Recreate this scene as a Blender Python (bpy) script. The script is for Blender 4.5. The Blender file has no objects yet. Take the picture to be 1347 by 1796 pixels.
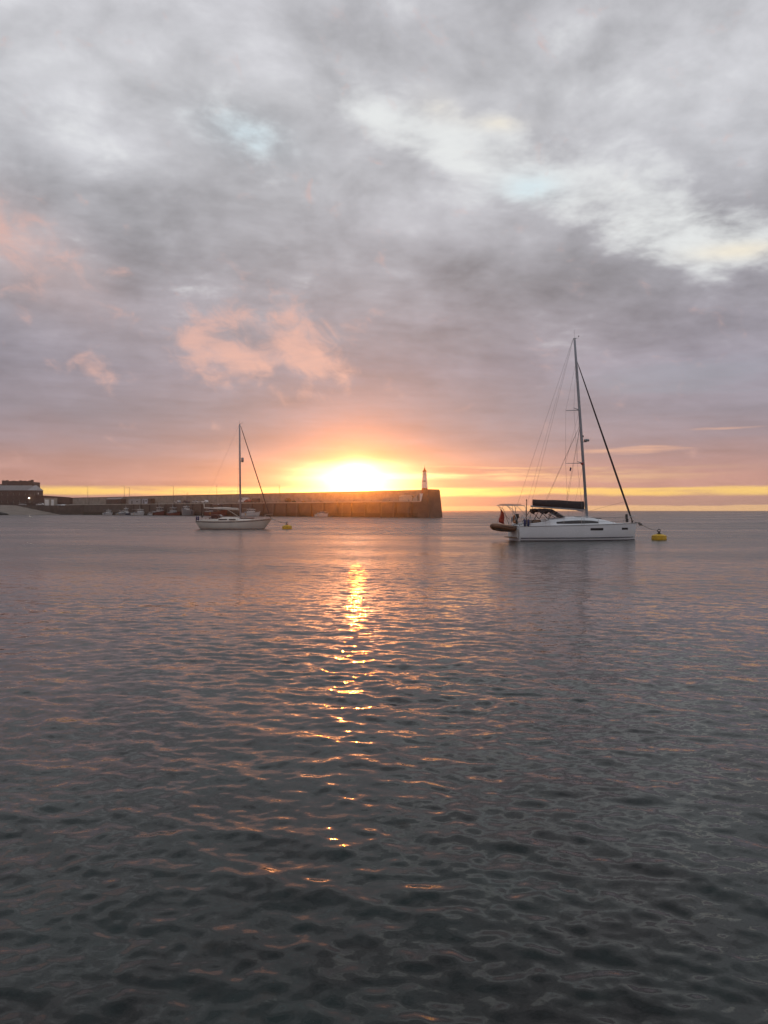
import bpy, bmesh, math, random
import numpy as np
from mathutils import Vector, Matrix, Euler
R = math.radians
random.seed(7)
scn = bpy.context.scene
C = scn.collection

# ------------------------------------------------------------------ camera
F_PX, CX, HY, CAM_H = 1349.0, 673.5, 895.0, 2.46      # photo focal length, centre column, horizon row, eye height
cam_d = bpy.data.cameras.new('camera')
cam = bpy.data.objects.new('camera', cam_d)
C.objects.link(cam)
cam_d.sensor_fit = 'HORIZONTAL'
cam_d.sensor_width = 36.0
cam_d.lens = 36.0 * F_PX / 1347.0
cam_d.clip_start = 0.1
cam_d.clip_end = 20000
cam.location = (0, 0, CAM_H)
cam.rotation_euler = (R(90 - 0.127), 0, 0)
scn.camera = cam

# ------------------------------------------------------------------ exposure
scn.view_settings.view_transform = 'Standard'
scn.view_settings.look = 'None'
scn.view_settings.exposure = 1.0
scn.view_settings.gamma = 1.0
scn.view_settings.use_curve_mapping = False
scn.cycles.sample_clamp_direct = 0.0
scn.cycles.sample_clamp_indirect = 3.0
scn.cycles.max_bounces = 6
scn.cycles.use_denoising = True
scn.cycles.volume_bounces = 0

# ------------------------------------------------------------------ sun
SUN_AZ, SUN_EL = -2.06, 1.86                            # degrees, azimuth from +Y towards +X
sdir = Vector((math.sin(R(SUN_AZ)) * math.cos(R(SUN_EL)), math.cos(R(SUN_AZ)) * math.cos(R(SUN_EL)), math.sin(R(SUN_EL))))
sun_d = bpy.data.lights.new('sun', 'SUN')
sun_d.energy = 0.37
sun_d.angle = R(0.6)
sun_d.color = (1.0, 0.25, 0.02)
sun = bpy.data.objects.new('sun', sun_d)
C.objects.link(sun)
sun.rotation_euler = (-sdir).to_track_quat('-Z', 'Y').to_euler()

# ------------------------------------------------------------------ world: low sun under a broken cloud deck
def lin(r, g, b):
    f = lambda c: (c / 255 / 12.92) if c / 255 <= 0.04045 else ((c / 255 + 0.055) / 1.055) ** 2.4
    return (f(r), f(g), f(b))

world = bpy.data.worlds.new('World')
scn.world = world
world.use_nodes = True
WT = world.node_tree
world.cycles.sampling_method = 'NONE'
WT.nodes.clear()

class X:
    """tiny expression builder on top of Math nodes"""
    def __init__(s, v): s.v = v
    def __add__(a, b): return op('ADD', a, b)
    __radd__ = __add__
    def __sub__(a, b): return op('SUBTRACT', a, b)
    def __rsub__(a, b): return op('SUBTRACT', b, a)
    def __mul__(a, b): return op('MULTIPLY', a, b)
    __rmul__ = __mul__
    def __truediv__(a, b): return op('DIVIDE', a, b)
def put(sock, v):
    if isinstance(v, X): v = v.v
    if isinstance(v, bpy.types.NodeSocket): sock.id_data.links.new(v, sock)
    else: sock.default_value = v
TREE = [WT]
def nd(t, **kw):
    n = TREE[0].nodes.new(t)
    for k, v in kw.items(): setattr(n, k, v)
    return n
def op(o, a, b=None, clamp=False):
    n = nd('ShaderNodeMath', operation=o); n.use_clamp = clamp
    put(n.inputs[0], a)
    if b is not None: put(n.inputs[1], b)
    return X(n.outputs[0])
def sstep(x, a, b):                                    # smoothstep, rising a->b (a may exceed b)
    n = nd('ShaderNodeMapRange', interpolation_type='SMOOTHSTEP')
    put(n.inputs[0], x)
    if a < b: n.inputs[1].default_value, n.inputs[2].default_value, n.inputs[3].default_value, n.inputs[4].default_value = a, b, 0, 1
    else: n.inputs[1].default_value, n.inputs[2].default_value, n.inputs[3].default_value, n.inputs[4].default_value = b, a, 1, 0
    return X(n.outputs[0])
def expo(x): return op('POWER', math.e, x)
def mixc(f, a, b, mode='MIX'):
    n = nd('ShaderNodeMix', data_type='RGBA', blend_type=mode); n.clamp_factor = True
    put(n.inputs[0], f)
    for s, v in ((n.inputs[6], a), (n.inputs[7], b)):
        if isinstance(v, tuple): s.default_value = (*v, 1)
        else: put(s, v)
    return n.outputs[2]
def addc(a, col, k):                                   # a + col*k
    n = nd('ShaderNodeVectorMath', operation='MULTIPLY_ADD')
    n.inputs[0].default_value = col
    c = nd('ShaderNodeCombineXYZ')
    for i in range(3): put(c.inputs[i], k)
    TREE[0].links.new(c.outputs[0], n.inputs[1])
    put(n.inputs[2], a)
    return n.outputs[0]
def noise(vec, scale, detail=5, rough=0.55, dist=0.0, color=False):
    n = nd('ShaderNodeTexNoise'); n.inputs['Scale'].default_value = scale
    n.inputs['Detail'].default_value = detail; n.inputs['Roughness'].default_value = rough
    n.inputs['Distortion'].default_value = dist
    put(n.inputs['Vector'], vec)
    return n.outputs['Color'] if color else X(n.outputs['Fac'])
def comb(x, y, z=0.0):
    c = nd('ShaderNodeCombineXYZ')
    for i, v in enumerate((x, y, z)): put(c.inputs[i], v)
    return c.outputs[0]

tc = nd('ShaderNodeTexCoord')
sx = nd('ShaderNodeSeparateXYZ')
WT.links.new(tc.outputs['Generated'], sx.inputs[0])
dx, dy, dz = (X(o) for o in sx.outputs)
az = op('ARCTAN2', dx, dy) * (180 / math.pi)
el0 = op('ARCSINE', dz) * (180 / math.pi)
el = op('MAXIMUM', el0, 0.0)
zz = op('MAXIMUM', dz, 0.0) + 0.12
qx, qy = dx / zz, dy / zz
# a photo pixel as a direction in the sky
def pix(px, py):
    a = math.atan((px - CX) / F_PX)
    return math.degrees(a), math.degrees(math.atan((HY - py) / F_PX * math.cos(a)))
def blob(px, py, rx, ry, rot=0.0):
    """soft elliptical patch of sky round a direction; radii in photo pixels"""
    a, e = pix(px, py)
    k = 57.3 / F_PX * math.cos(R(a)) * math.cos(R(e))
    c, s = math.cos(R(rot)), math.sin(R(rot))
    u, w = az - a, el - e
    p = (u * c + w * s) / (rx * k)
    q = (w * c - u * s) / (ry * k)
    return expo((p * p + q * q) * -1.0)

# noises on the cloud deck plane (drawn out along one wind direction) and on the dome
wx = qx * 0.94 + qy * 0.34
wy = qy * 0.94 - qx * 0.34
warp = noise(comb(qx, qy, 3.1), 1.6, 3, 0.5)
n_big = noise(comb(wx * 0.8 + warp * 0.8, wy * 1.1, 0.0), 1.5, 3, 0.5)
n_mid = noise(comb(wx * 0.75 + warp * 0.5, wy * 1.25 + warp * 0.3, 7.7), 3.7, 5, 0.56)
n_fin = noise(comb(qx + warp * 0.3, qy, 1.3), 9.0, 4, 0.6)
n_str = noise(comb(az * 0.06, el * 0.75, 2.0), 1.7, 5, 0.58)      # long flat streaks low over the sea
n_puf = noise(comb(az * 0.22 + el * 0.06, el * 0.26, 5.0), 2.1, 6, 0.6, 0.45)
n_dom = noise(comb(az * 0.10 + el * 0.06, el * 0.15 - az * 0.035, 4.0), 1.35, 6, 0.55, 0.2)
n_bnd = noise(comb(az * 0.10, el * 0.5, 9.0), 1.2, 4, 0.55)

# clear sky seen through the gaps: physical sky with the sun at the same place
sky = nd('ShaderNodeTexSky', sky_type='NISHITA')
sky.sun_disc = False
sky.sun_elevation = R(SUN_EL)
sky.sun_rotation = R(SUN_AZ)
sky.dust_density = 2.0

# cloud deck colour by height, wobbled by the streak noise so the bands are not ruled lines
elw = el + (n_str - 0.5) * sstep(el, 0.5, 4.0) * 1.0 + (n_dom - 0.5) * sstep(el, 2.0, 8.0) * 4.0 + (n_bnd - 0.5) * 1.3
ramp = nd('ShaderNodeValToRGB')
put(ramp.inputs[0], elw / 64.0)
cr = ramp.color_ramp
stops = [(0.0, (200, 156, 136)), (1.3, (198, 152, 136)), (2.2, (196, 150, 138)), (3.4, (182, 146, 140)), (5.0, (160, 142, 146)),
         (7.0, (150, 142, 150)), (10.0, (152, 147, 156)), (13.5, (160, 156, 162)), (18.0, (170, 169, 172)),
         (23.0, (188, 188, 189)), (28.0, (195, 195, 195)), (36.0, (196, 195, 196)), (60.0, (176, 186, 190))]
cr.elements[0].position = 0; cr.elements[0].color = (*lin(*stops[0][1]), 1)
cr.elements[1].position = stops[-1][0] / 64; cr.elements[1].color = (*lin(*stops[-1][1]), 1)
for p, c in stops[1:-1]:
    e_ = cr.elements.new(p / 64); e_.color = (*lin(*c), 1)
col = ramp.outputs[0]

# light and dark of the deck
hi = sstep(el, 2.0, 16.0)
shade = 1.0 + (n_big - 0.5) * (0.3 + 0.35 * hi) + (n_mid - 0.5) * (0.2 + 0.35 * hi) + (n_fin - 0.5) * hi * 0.30 + (n_dom - 0.5) * (0.3 + 0.75 * hi) + (n_str - 0.5) * (1.0 - hi) * 0.38
dark = blob(300, 400, 420, 110, -8) * 0.12 + blob(760, 70, 330, 70, 0) * 0.10 + blob(1130, 130, 160, 60, -10) * 0.10 + blob(900, 500, 500, 70, 0) * 0.08 + blob(150, 700, 300, 90, 0) * 0.06
lite = blob(60, 60, 260, 150, 0) * 0.10 + blob(1250, 60, 150, 200, 0) * 0.06
shade = shade + lite - dark
c3 = nd('ShaderNodeVectorMath', operation='MULTIPLY')
put(c3.inputs[0], col); put(c3.inputs[1], comb(shade * 0.975, shade * 0.98, shade * 1.035))
col = c3.outputs[0]

# thin places where the brighter upper cloud shows
gapm = blob(430, 235, 120, 50, -12) * 0.9 + blob(680, 215, 150, 45, -20) * 0.75 + blob(880, 250, 190, 60, -12) * 0.75 + blob(1120, 380, 230, 60, -14) * 0.85 + blob(1290, 430, 150, 45, -5) * 0.7 + blob(930, 330, 50, 22) * 0.5 + blob(60, 205, 110, 30, 0) * 0.35
gap = sstep(gapm * 0.7 + (n_mid - 0.5) * 1.0 + (n_dom - 0.5) * 1.2 + (n_fin - 0.5) * 0.9, 0.15, 0.95)
gap = gap * sstep(el, 9.0, 15.0)
col = mixc(gap * 0.95, col, lin(229, 232, 232))
col = mixc(blob(435, 238, 100, 38, -10) * (0.15 + gap) * 0.95, col, lin(208, 232, 243))
col = mixc(blob(925, 332, 60, 26, 0) * (0.05 + gap) * 0.8, col, lin(212, 232, 240))
col = mixc((blob(765, 178, 45, 22, -15) + blob(880, 214, 60, 14, -6) + blob(1300, 440, 80, 14, -3)) * (0.1 + gap) * 0.7, col, lin(246, 234, 210))

# low scud catching the pink light
pk = blob(420, 610, 260, 80, 0) * 0.16 + blob(20, 430, 150, 75, -25) * 0.7 + blob(335, 590, 45, 40, -50) * 0.85 + blob(430, 560, 50, 22, -8) * 0.9 + blob(415, 630, 75, 36, -12) * 1.15 + blob(530, 600, 46, 58, 35) * 1.1 + blob(575, 645, 50, 26, -35) * 0.9 + blob(182, 660, 42, 28, -30) * 1.0 + blob(968, 662, 45, 30, 0) * 0.55 + blob(375, 747, 14, 10) * 0.5 + blob(462, 748, 14, 8) * 0.5
pink = sstep(pk * 0.8 + (n_puf - 0.5) * 2.4, 0.22, 1.15)
col = mixc(blob(15, 430, 170, 70, -25) * (0.2 + n_puf * 0.6), col, lin(206, 176, 172))
col = mixc(pink * (0.45 + n_fin) * 0.9, col, lin(219, 176, 166))

# small lit bars low on the right, and the grey-blue clear streaks there
bar = sstep(blob(1110, 790, 150, 12, 0) * 0.8 + blob(1290, 750, 110, 5, 0) * 0.8 + (n_str - 0.5) * 1.4, 0.45, 0.8) * sstep(az, 8.0, 14.0) * sstep(el, 7.5, 5.0)
col = mixc(bar * 0.7, col, lin(236, 184, 156))
col = mixc(sstep(blob(1200, 660, 330, 50, 0) + (n_str - 0.5) * 1.5, 0.5, 1.1) * 0.45, col, lin(150, 156, 168))

# sun-lit rim of sky round the sun
ca, ce = SUN_AZ, SUN_EL
da, de = az - ca, el - ce
ang = op('SQRT', da * da + de * de)
glow = expo(ang * -0.22)
col = addc(col, (0.12, 0.03, 0.0), glow * (0.5 + n_str * 0.9))
col = addc(col, (0.75, 0.29, 0.06), expo((da * da / 80.0 + (de - 0.2) * (de - 0.2) / 3.6) * -1.0) * (0.35 + n_str))

# slot of open sky under the deck, above the sea: yellow, brightening to white at the sun
wob = (n_bnd - 0.5) * (0.6 + 0.7 * sstep(az, 2.0, 16.0)) + (n_str - 0.5) * 0.5
e2 = el + wob * 0.5
slot = sstep(e2 + (n_str - 0.5) * 0.3, 1.76, 1.48) * sstep(e2, 0.98, 1.24)
slotc = mixc(expo(da * da / -90.0), tuple(c * 1.12 for c in lin(255, 212, 118)), (2.9, 1.75, 0.52))
col = mixc(slot * (0.88 + 0.10 * expo(da * da / -200.0)) * sstep(n_str + n_bnd, 0.6, 1.05), col, slotc)
low = sstep(e2, 0.44, 0.30)
col = mixc(low * 0.9, col, lin(255, 208, 152))
bank = sstep(e2, 1.1, 0.95) * sstep(e2, 0.3, 0.42)
col = mixc(bank * 0.55, col, lin(188, 150, 140))
# upper streaks of clear light to the right of the lighthouse
st2 = sstep(e2 + (n_str - 0.5) * 1.2, 3.25, 3.0) * sstep(e2 + (n_str - 0.5) * 1.0, 2.1, 2.6)
st2 = st2 * sstep(az, 30.0, -1.0) * sstep(az, -9.0, -3.0)
col = mixc(st2 * sstep(n_str, 0.36, 0.6), col, mixc(sstep(az, 16.0, 3.0), lin(255, 214, 152), (1.9, 1.05, 0.5)))

white = expo((da * da / 11.0 + (el - 2.2) * (el - 2.2) / 1.7) * -1.0) * (0.75 + n_str * 0.5)
white = white * sstep(el + (n_bnd - 0.5) * 0.9 + (n_str - 0.5) * 0.5, 4.1, 3.2)
col = addc(col, (4.0, 2.0, 1.15), white)
col = addc(col, (5.0, 2.6, 1.4), expo((da * da + (de - 0.25) * (de - 0.25)) / -1.3))

# below the sea horizon nothing but sea colour
col = mixc(sstep(el0, -0.02, -0.06), col, lin(120, 110, 108))
# a share of the physical sky in everything
sc_ = nd('ShaderNodeVectorMath', operation='MULTIPLY_ADD')
put(sc_.inputs[0], sky.outputs[0]); sc_.inputs[1].default_value = (0.01, 0.01, 0.01); put(sc_.inputs[2], col)
bg = nd('ShaderNodeBackground')
put(bg.inputs[0], sc_.outputs[0])
bg.inputs[1].default_value = 0.5
wo = nd('ShaderNodeOutputWorld')
WT.links.new(bg.outputs[0], wo.inputs[0])

# ================================================================== helpers
def P(px, py, Y):
    """a photo pixel at a known distance Y -> point"""
    return Vector(((px - CX) / F_PX * Y, Y, CAM_H + (HY - py) / F_PX * Y))

MATS = {}
def mat(name, rgb, rough=0.6, metal=0.0, var=0.12, scale=3.0, bump=0.0, emit=None, spec=0.5):
    if name in MATS: return MATS[name]
    m = bpy.data.materials.new(name); m.use_nodes = True
    t = m.node_tree; t.nodes.clear(); TREE[0] = t
    o = nd('ShaderNodeOutputMaterial')
    b = nd('ShaderNodeBsdfPrincipled')
    t.links.new(b.outputs[0], o.inputs[0])
    co = nd('ShaderNodeTexCoord').outputs['Object']
    n1 = noise(co, scale, 5, 0.6)
    n2 = noise(co, scale * 7.0, 3, 0.6)
    dk = tuple(c * (1 - var * 2.2) for c in rgb); lt = tuple(min(1, c * (1 + var * 1.4)) for c in rgb)
    put(b.inputs['Base Color'], mixc(sstep(n1 * 0.7 + n2 * 0.3, 0.25, 0.75), dk, lt))
    put(b.inputs['Roughness'], op('ADD', (n2 - 0.5) * 0.15, rough, True))
    b.inputs['Metallic'].default_value = metal
    b.inputs['Specular IOR Level'].default_value = spec
    if bump:
        bp = nd('ShaderNodeBump'); bp.inputs['Strength'].default_value = bump; bp.inputs['Distance'].default_value = 0.1
        put(bp.inputs['Height'], n1 * 0.6 + n2 * 0.4)
        t.links.new(bp.outputs[0], b.inputs['Normal'])
    if emit:
        b.inputs['Emission Color'].default_value = (*emit[0], 1); b.inputs['Emission Strength'].default_value = emit[1]
    MATS[name] = m
    return m

GEL = mat('white_gelcoat', (0.72, 0.73, 0.75), 0.25, var=0.03, scale=0.8)
DECK = mat('deck_nonslip', (0.62, 0.62, 0.61), 0.6, var=0.05)
CREAM = mat('cream_gelcoat', (0.66, 0.62, 0.56), 0.35, var=0.06, scale=0.9)
NAVY = mat('navy_stripe', (0.02, 0.024, 0.05), 0.35)
ANTI = mat('dark_antifouling', (0.03, 0.028, 0.04), 0.7)
GLASSD = mat('tinted_glass', (0.018, 0.02, 0.024), 0.08, var=0.05)
CANVAS = mat('dark_canvas', (0.028, 0.026, 0.032), 0.9, bump=0.3, scale=5)
CANVASR = mat('maroon_canvas', (0.09, 0.035, 0.03), 0.9, bump=0.3, scale=5)
ALU = mat('anodised_spar', (0.34, 0.35, 0.38), 0.55, 0.0, var=0.04, spec=0.25)
STEEL = mat('stainless_steel', (0.5, 0.5, 0.5), 0.3, 0.9, var=0.05)
WIRE = mat('rigging_wire', (0.16, 0.16, 0.17), 0.6, 0.0)
ROPE = mat('grey_rope', (0.2, 0.18, 0.15), 0.9)
UVST = mat('dark_uv_strip', (0.035, 0.033, 0.04), 0.85)
RUB = mat('brown_hypalon', (0.22, 0.115, 0.07), 0.65, var=0.1)
BLK = mat('black_plastic', (0.02, 0.02, 0.02), 0.5)
YEL = mat('yellow_buoy_plastic', (0.62, 0.36, 0.01), 0.5, var=0.12, scale=2)
RED = mat('red_cloth', (0.45, 0.05, 0.03), 0.8)
BLUE = mat('navy_cloth', (0.03, 0.04, 0.12), 0.8)
TEAK = mat('weathered_teak', (0.2, 0.12, 0.07), 0.7)
STONE = mat('pier_stone', (0.10, 0.075, 0.062), 0.9, var=0.25, scale=0.35, bump=0.8)
STONEL = mat('parapet_stone', (0.25, 0.22, 0.19), 0.9, var=0.22, scale=0.4, bump=0.7)
CONC = mat('pale_concrete', (0.42, 0.38, 0.33), 0.85, var=0.12, scale=0.5, bump=0.3)
WEED = mat('tidal_weed', (0.045, 0.035, 0.02), 0.9, var=0.3, scale=0.6, bump=0.8)
WHITEP = mat('white_masonry_paint', (0.82, 0.80, 0.77), 0.7, var=0.06, scale=1.2)
REDP = mat('red_masonry_paint', (0.30, 0.07, 0.04), 0.7, var=0.12, scale=1.2)
SLATE = mat('roof_slate', (0.20, 0.19, 0.19), 0.7, var=0.15, scale=1.5, bump=0.4)
BRICK = mat('dark_masonry', (0.085, 0.055, 0.047), 0.9, var=0.25, scale=0.6, bump=0.6)
DARKM = mat('dark_painted_metal', (0.035, 0.033, 0.035), 0.5, 0.3)
GALV = mat('galvanised_metal', (0.2, 0.19, 0.18), 0.5, 0.6)
NET = mat('fishing_net', (0.06, 0.045, 0.03), 0.95, var=0.3, scale=3, bump=1.0)
GREENM = mat('green_net', (0.03, 0.06, 0.045), 0.95, var=0.3, scale=3, bump=1.0)
SAND = mat('slip_concrete', (0.22, 0.175, 0.145), 0.9, var=0.15, scale=0.25, bump=0.3)
ROCK = mat('wet_rock', (0.04, 0.034, 0.03), 0.7, var=0.3, scale=0.6, bump=1.0)
TYRE = mat('tyre_rubber', (0.02, 0.02, 0.02), 0.85)
GLAZE = mat('lantern_glass', (0.55, 0.56, 0.55), 0.1, var=0.02)
LAMP = mat('lit_lamp_globe', (0.9, 0.85, 0.75), 0.4, emit=((1.0, 0.82, 0.6), 9.0))
CARW = mat('white_car_paint', (0.65, 0.65, 0.65), 0.25, var=0.03)
CARS = mat('silver_car_paint', (0.38, 0.38, 0.39), 0.3, 0.3, var=0.03)
CARR = mat('red_car_paint', (0.28, 0.04, 0.03), 0.3, var=0.03)
CARD = mat('dark_car_paint', (0.035, 0.035, 0.045), 0.3, var=0.03)
HULLB = mat('blue_hull_paint', (0.05, 0.08, 0.15), 0.4, var=0.1)
HULLR = mat('red_hull_paint', (0.16, 0.035, 0.025), 0.5, var=0.15)
WHITEB = mat('boat_white_paint', (0.62, 0.62, 0.62), 0.45, var=0.08)
GREYB = mat('grey_boat_paint', (0.3, 0.3, 0.31), 0.5, var=0.08)

class MB:
    """collects verts / faces for one mesh"""
    def __init__(s): s.v, s.f = [], []
    def add(s, v, f):
        o = len(s.v); s.v += [tuple(p) for p in v]; s.f += [tuple(i + o for i in q) for q in f]; return s
    def box(s, c, d, rz=0.0, top=1.0, M=None):
        x, y, z = (k / 2 for k in d); t = top
        v = [(-x, -y, -z), (x, -y, -z), (x, y, -z), (-x, y, -z), (-x * t, -y * t, z), (x * t, -y * t, z), (x * t, y * t, z), (-x * t, y * t, z)]
        m = Matrix.Translation(c) @ (M.to_4x4() if M else Matrix.Rotation(rz, 4, 'Z'))
        return s.add([m @ Vector(p) for p in v], [(0, 3, 2, 1), (4, 5, 6, 7), (0, 1, 5, 4), (1, 2, 6, 5), (2, 3, 7, 6), (3, 0, 4, 7)])
    def tube(s, pts, r, n=6, closed=False):
        pts = [Vector(p) for p in pts]; k = len(pts)
        rs = r if isinstance(r, (list, tuple)) else [r] * k
        v, f = [], []
        for i, p in enumerate(pts):
            a = pts[(i - 1) % k] if (closed or i > 0) else p
            b = pts[(i + 1) % k] if (closed or i < k - 1) else p
            d = (b - a).normalized()
            u = d.cross(Vector((0, 0, 1)))
            if u.length < 1e-3: u = d.cross(Vector((0, 1, 0)))
            u.normalize(); w = d.cross(u)
            for j in range(n):
                an = 2 * math.pi * j / n
                v.append(p + (u * math.cos(an) + w * math.sin(an)) * rs[i])
        for i in range(k if closed else k - 1):
            for j in range(n):
                a = i * n + j; b = i * n + (j + 1) % n; c = ((i + 1) % k) * n + (j + 1) % n; d2 = ((i + 1) % k) * n + j
                f.append((a, b, c, d2))
        if not closed: f += [tuple(range(n - 1, -1, -1)), tuple(range((k - 1) * n, k * n))]
        return s.add(v, f)
    def lathe(s, prof, n=16, c=(0, 0, 0), rot=0.0):
        v, f = [], []
        for r, z in prof:
            for j in range(n):
                a = rot + 2 * math.pi * j / n
                v.append((c[0] + r * math.cos(a), c[1] + r * math.sin(a), c[2] + z))
        for i in range(len(prof) - 1):
            for j in range(n):
                f.append((i * n + j, i * n + (j + 1) % n, (i + 1) * n + (j + 1) % n, (i + 1) * n + j))
        f += [tuple(range(n - 1, -1, -1)), tuple(range((len(prof) - 1) * n, len(prof) * n))]
        return s.add(v, f)
    def loft(s, rings, closed=False, caps=True):
        n = len(rings[0]); v = [p for r in rings for p in r]; f = []
        for i in range(len(rings) - 1):
            for j in range(n if closed else n - 1):
                f.append((i * n + j, i * n + (j + 1) % n, (i + 1) * n + (j + 1) % n, (i + 1) * n + j))
        if caps:
            f += [tuple(range(n - 1, -1, -1)), tuple(range((len(rings) - 1) * n, len(rings) * n))]
        return s.add(v, f)
    def prism(s, poly, y0, y1):                        # polygon in x-z, extruded along y
        n = len(poly)
        v = [(x, y0, z) for x, z in poly] + [(x, y1, z) for x, z in poly]
        f = [tuple(range(n)), tuple(range(2 * n - 1, n - 1, -1))] + [(i, i + n, (i + 1) % n + n, (i + 1) % n) for i in range(n)]
        return s.add(v, f)
    def blob(s, c, r, seg=10, jit=0.0, rnd=random):
        rows = 6; v, f = [], []
        for i in range(rows + 1):
            th = math.pi * i / rows
            for j in range(seg):
                ph = 2 * math.pi * j / seg; k = 1 + rnd.uniform(-jit, jit) if 0 < i < rows else 1
                v.append((c[0] + r[0] * k * math.sin(th) * math.cos(ph), c[1] + r[1] * k * math.sin(th) * math.sin(ph), c[2] + r[2] * k * math.cos(th)))
        for i in range(rows):
            for j in range(seg):
                f.append((i * seg + j, (i + 1) * seg + j, (i + 1) * seg + (j + 1) % seg, i * seg + (j + 1) % seg))
        return s.add(v, f)
    def build(s, name, m, parent=None, smooth=False, bevel=0.0):
        me = bpy.data.meshes.new(name); me.from_pydata(s.v, [], s.f)
        bm = bmesh.new(); bm.from_mesh(me)
        bmesh.ops.recalc_face_normals(bm, faces=bm.faces)
        bm.to_mesh(me); bm.free()
        me.materials.append(m)
        if smooth:
            me.polygons.foreach_set('use_smooth', [True] * len(me.polygons))
        o = bpy.data.objects.new(name, me); C.objects.link(o)
        if parent: o.parent = parent
        if bevel:
            b = o.modifiers.new('bevel', 'BEVEL'); b.width = bevel; b.segments = 2; b.limit_method = 'ANGLE'
        return o
def tag(o, label, cat, group=None):
    o['label'] = label; o['category'] = cat
    if group: o['group'] = group
    return o
def root(name, label, cat, loc, rz=0.0, group=None):
    o = bpy.data.objects.new(name, None); C.objects.link(o); o.empty_display_size = 0.3
    o.location = loc; o.rotation_euler = (0, 0, rz)
    return tag(o, label, cat, group)
def struct(o): o['kind'] = 'structure'; return o
def smooth_by_angle(o, ang=40):
    me = o.data
    me.polygons.foreach_set('use_smooth', [True] * len(me.polygons))
    bm = bmesh.new(); bm.from_mesh(me)
    for e in bm.edges:
        if len(e.link_faces) == 2 and e.calc_face_angle(0) > R(ang): e.smooth = False
    bm.to_mesh(me); bm.free()
    return o

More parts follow.
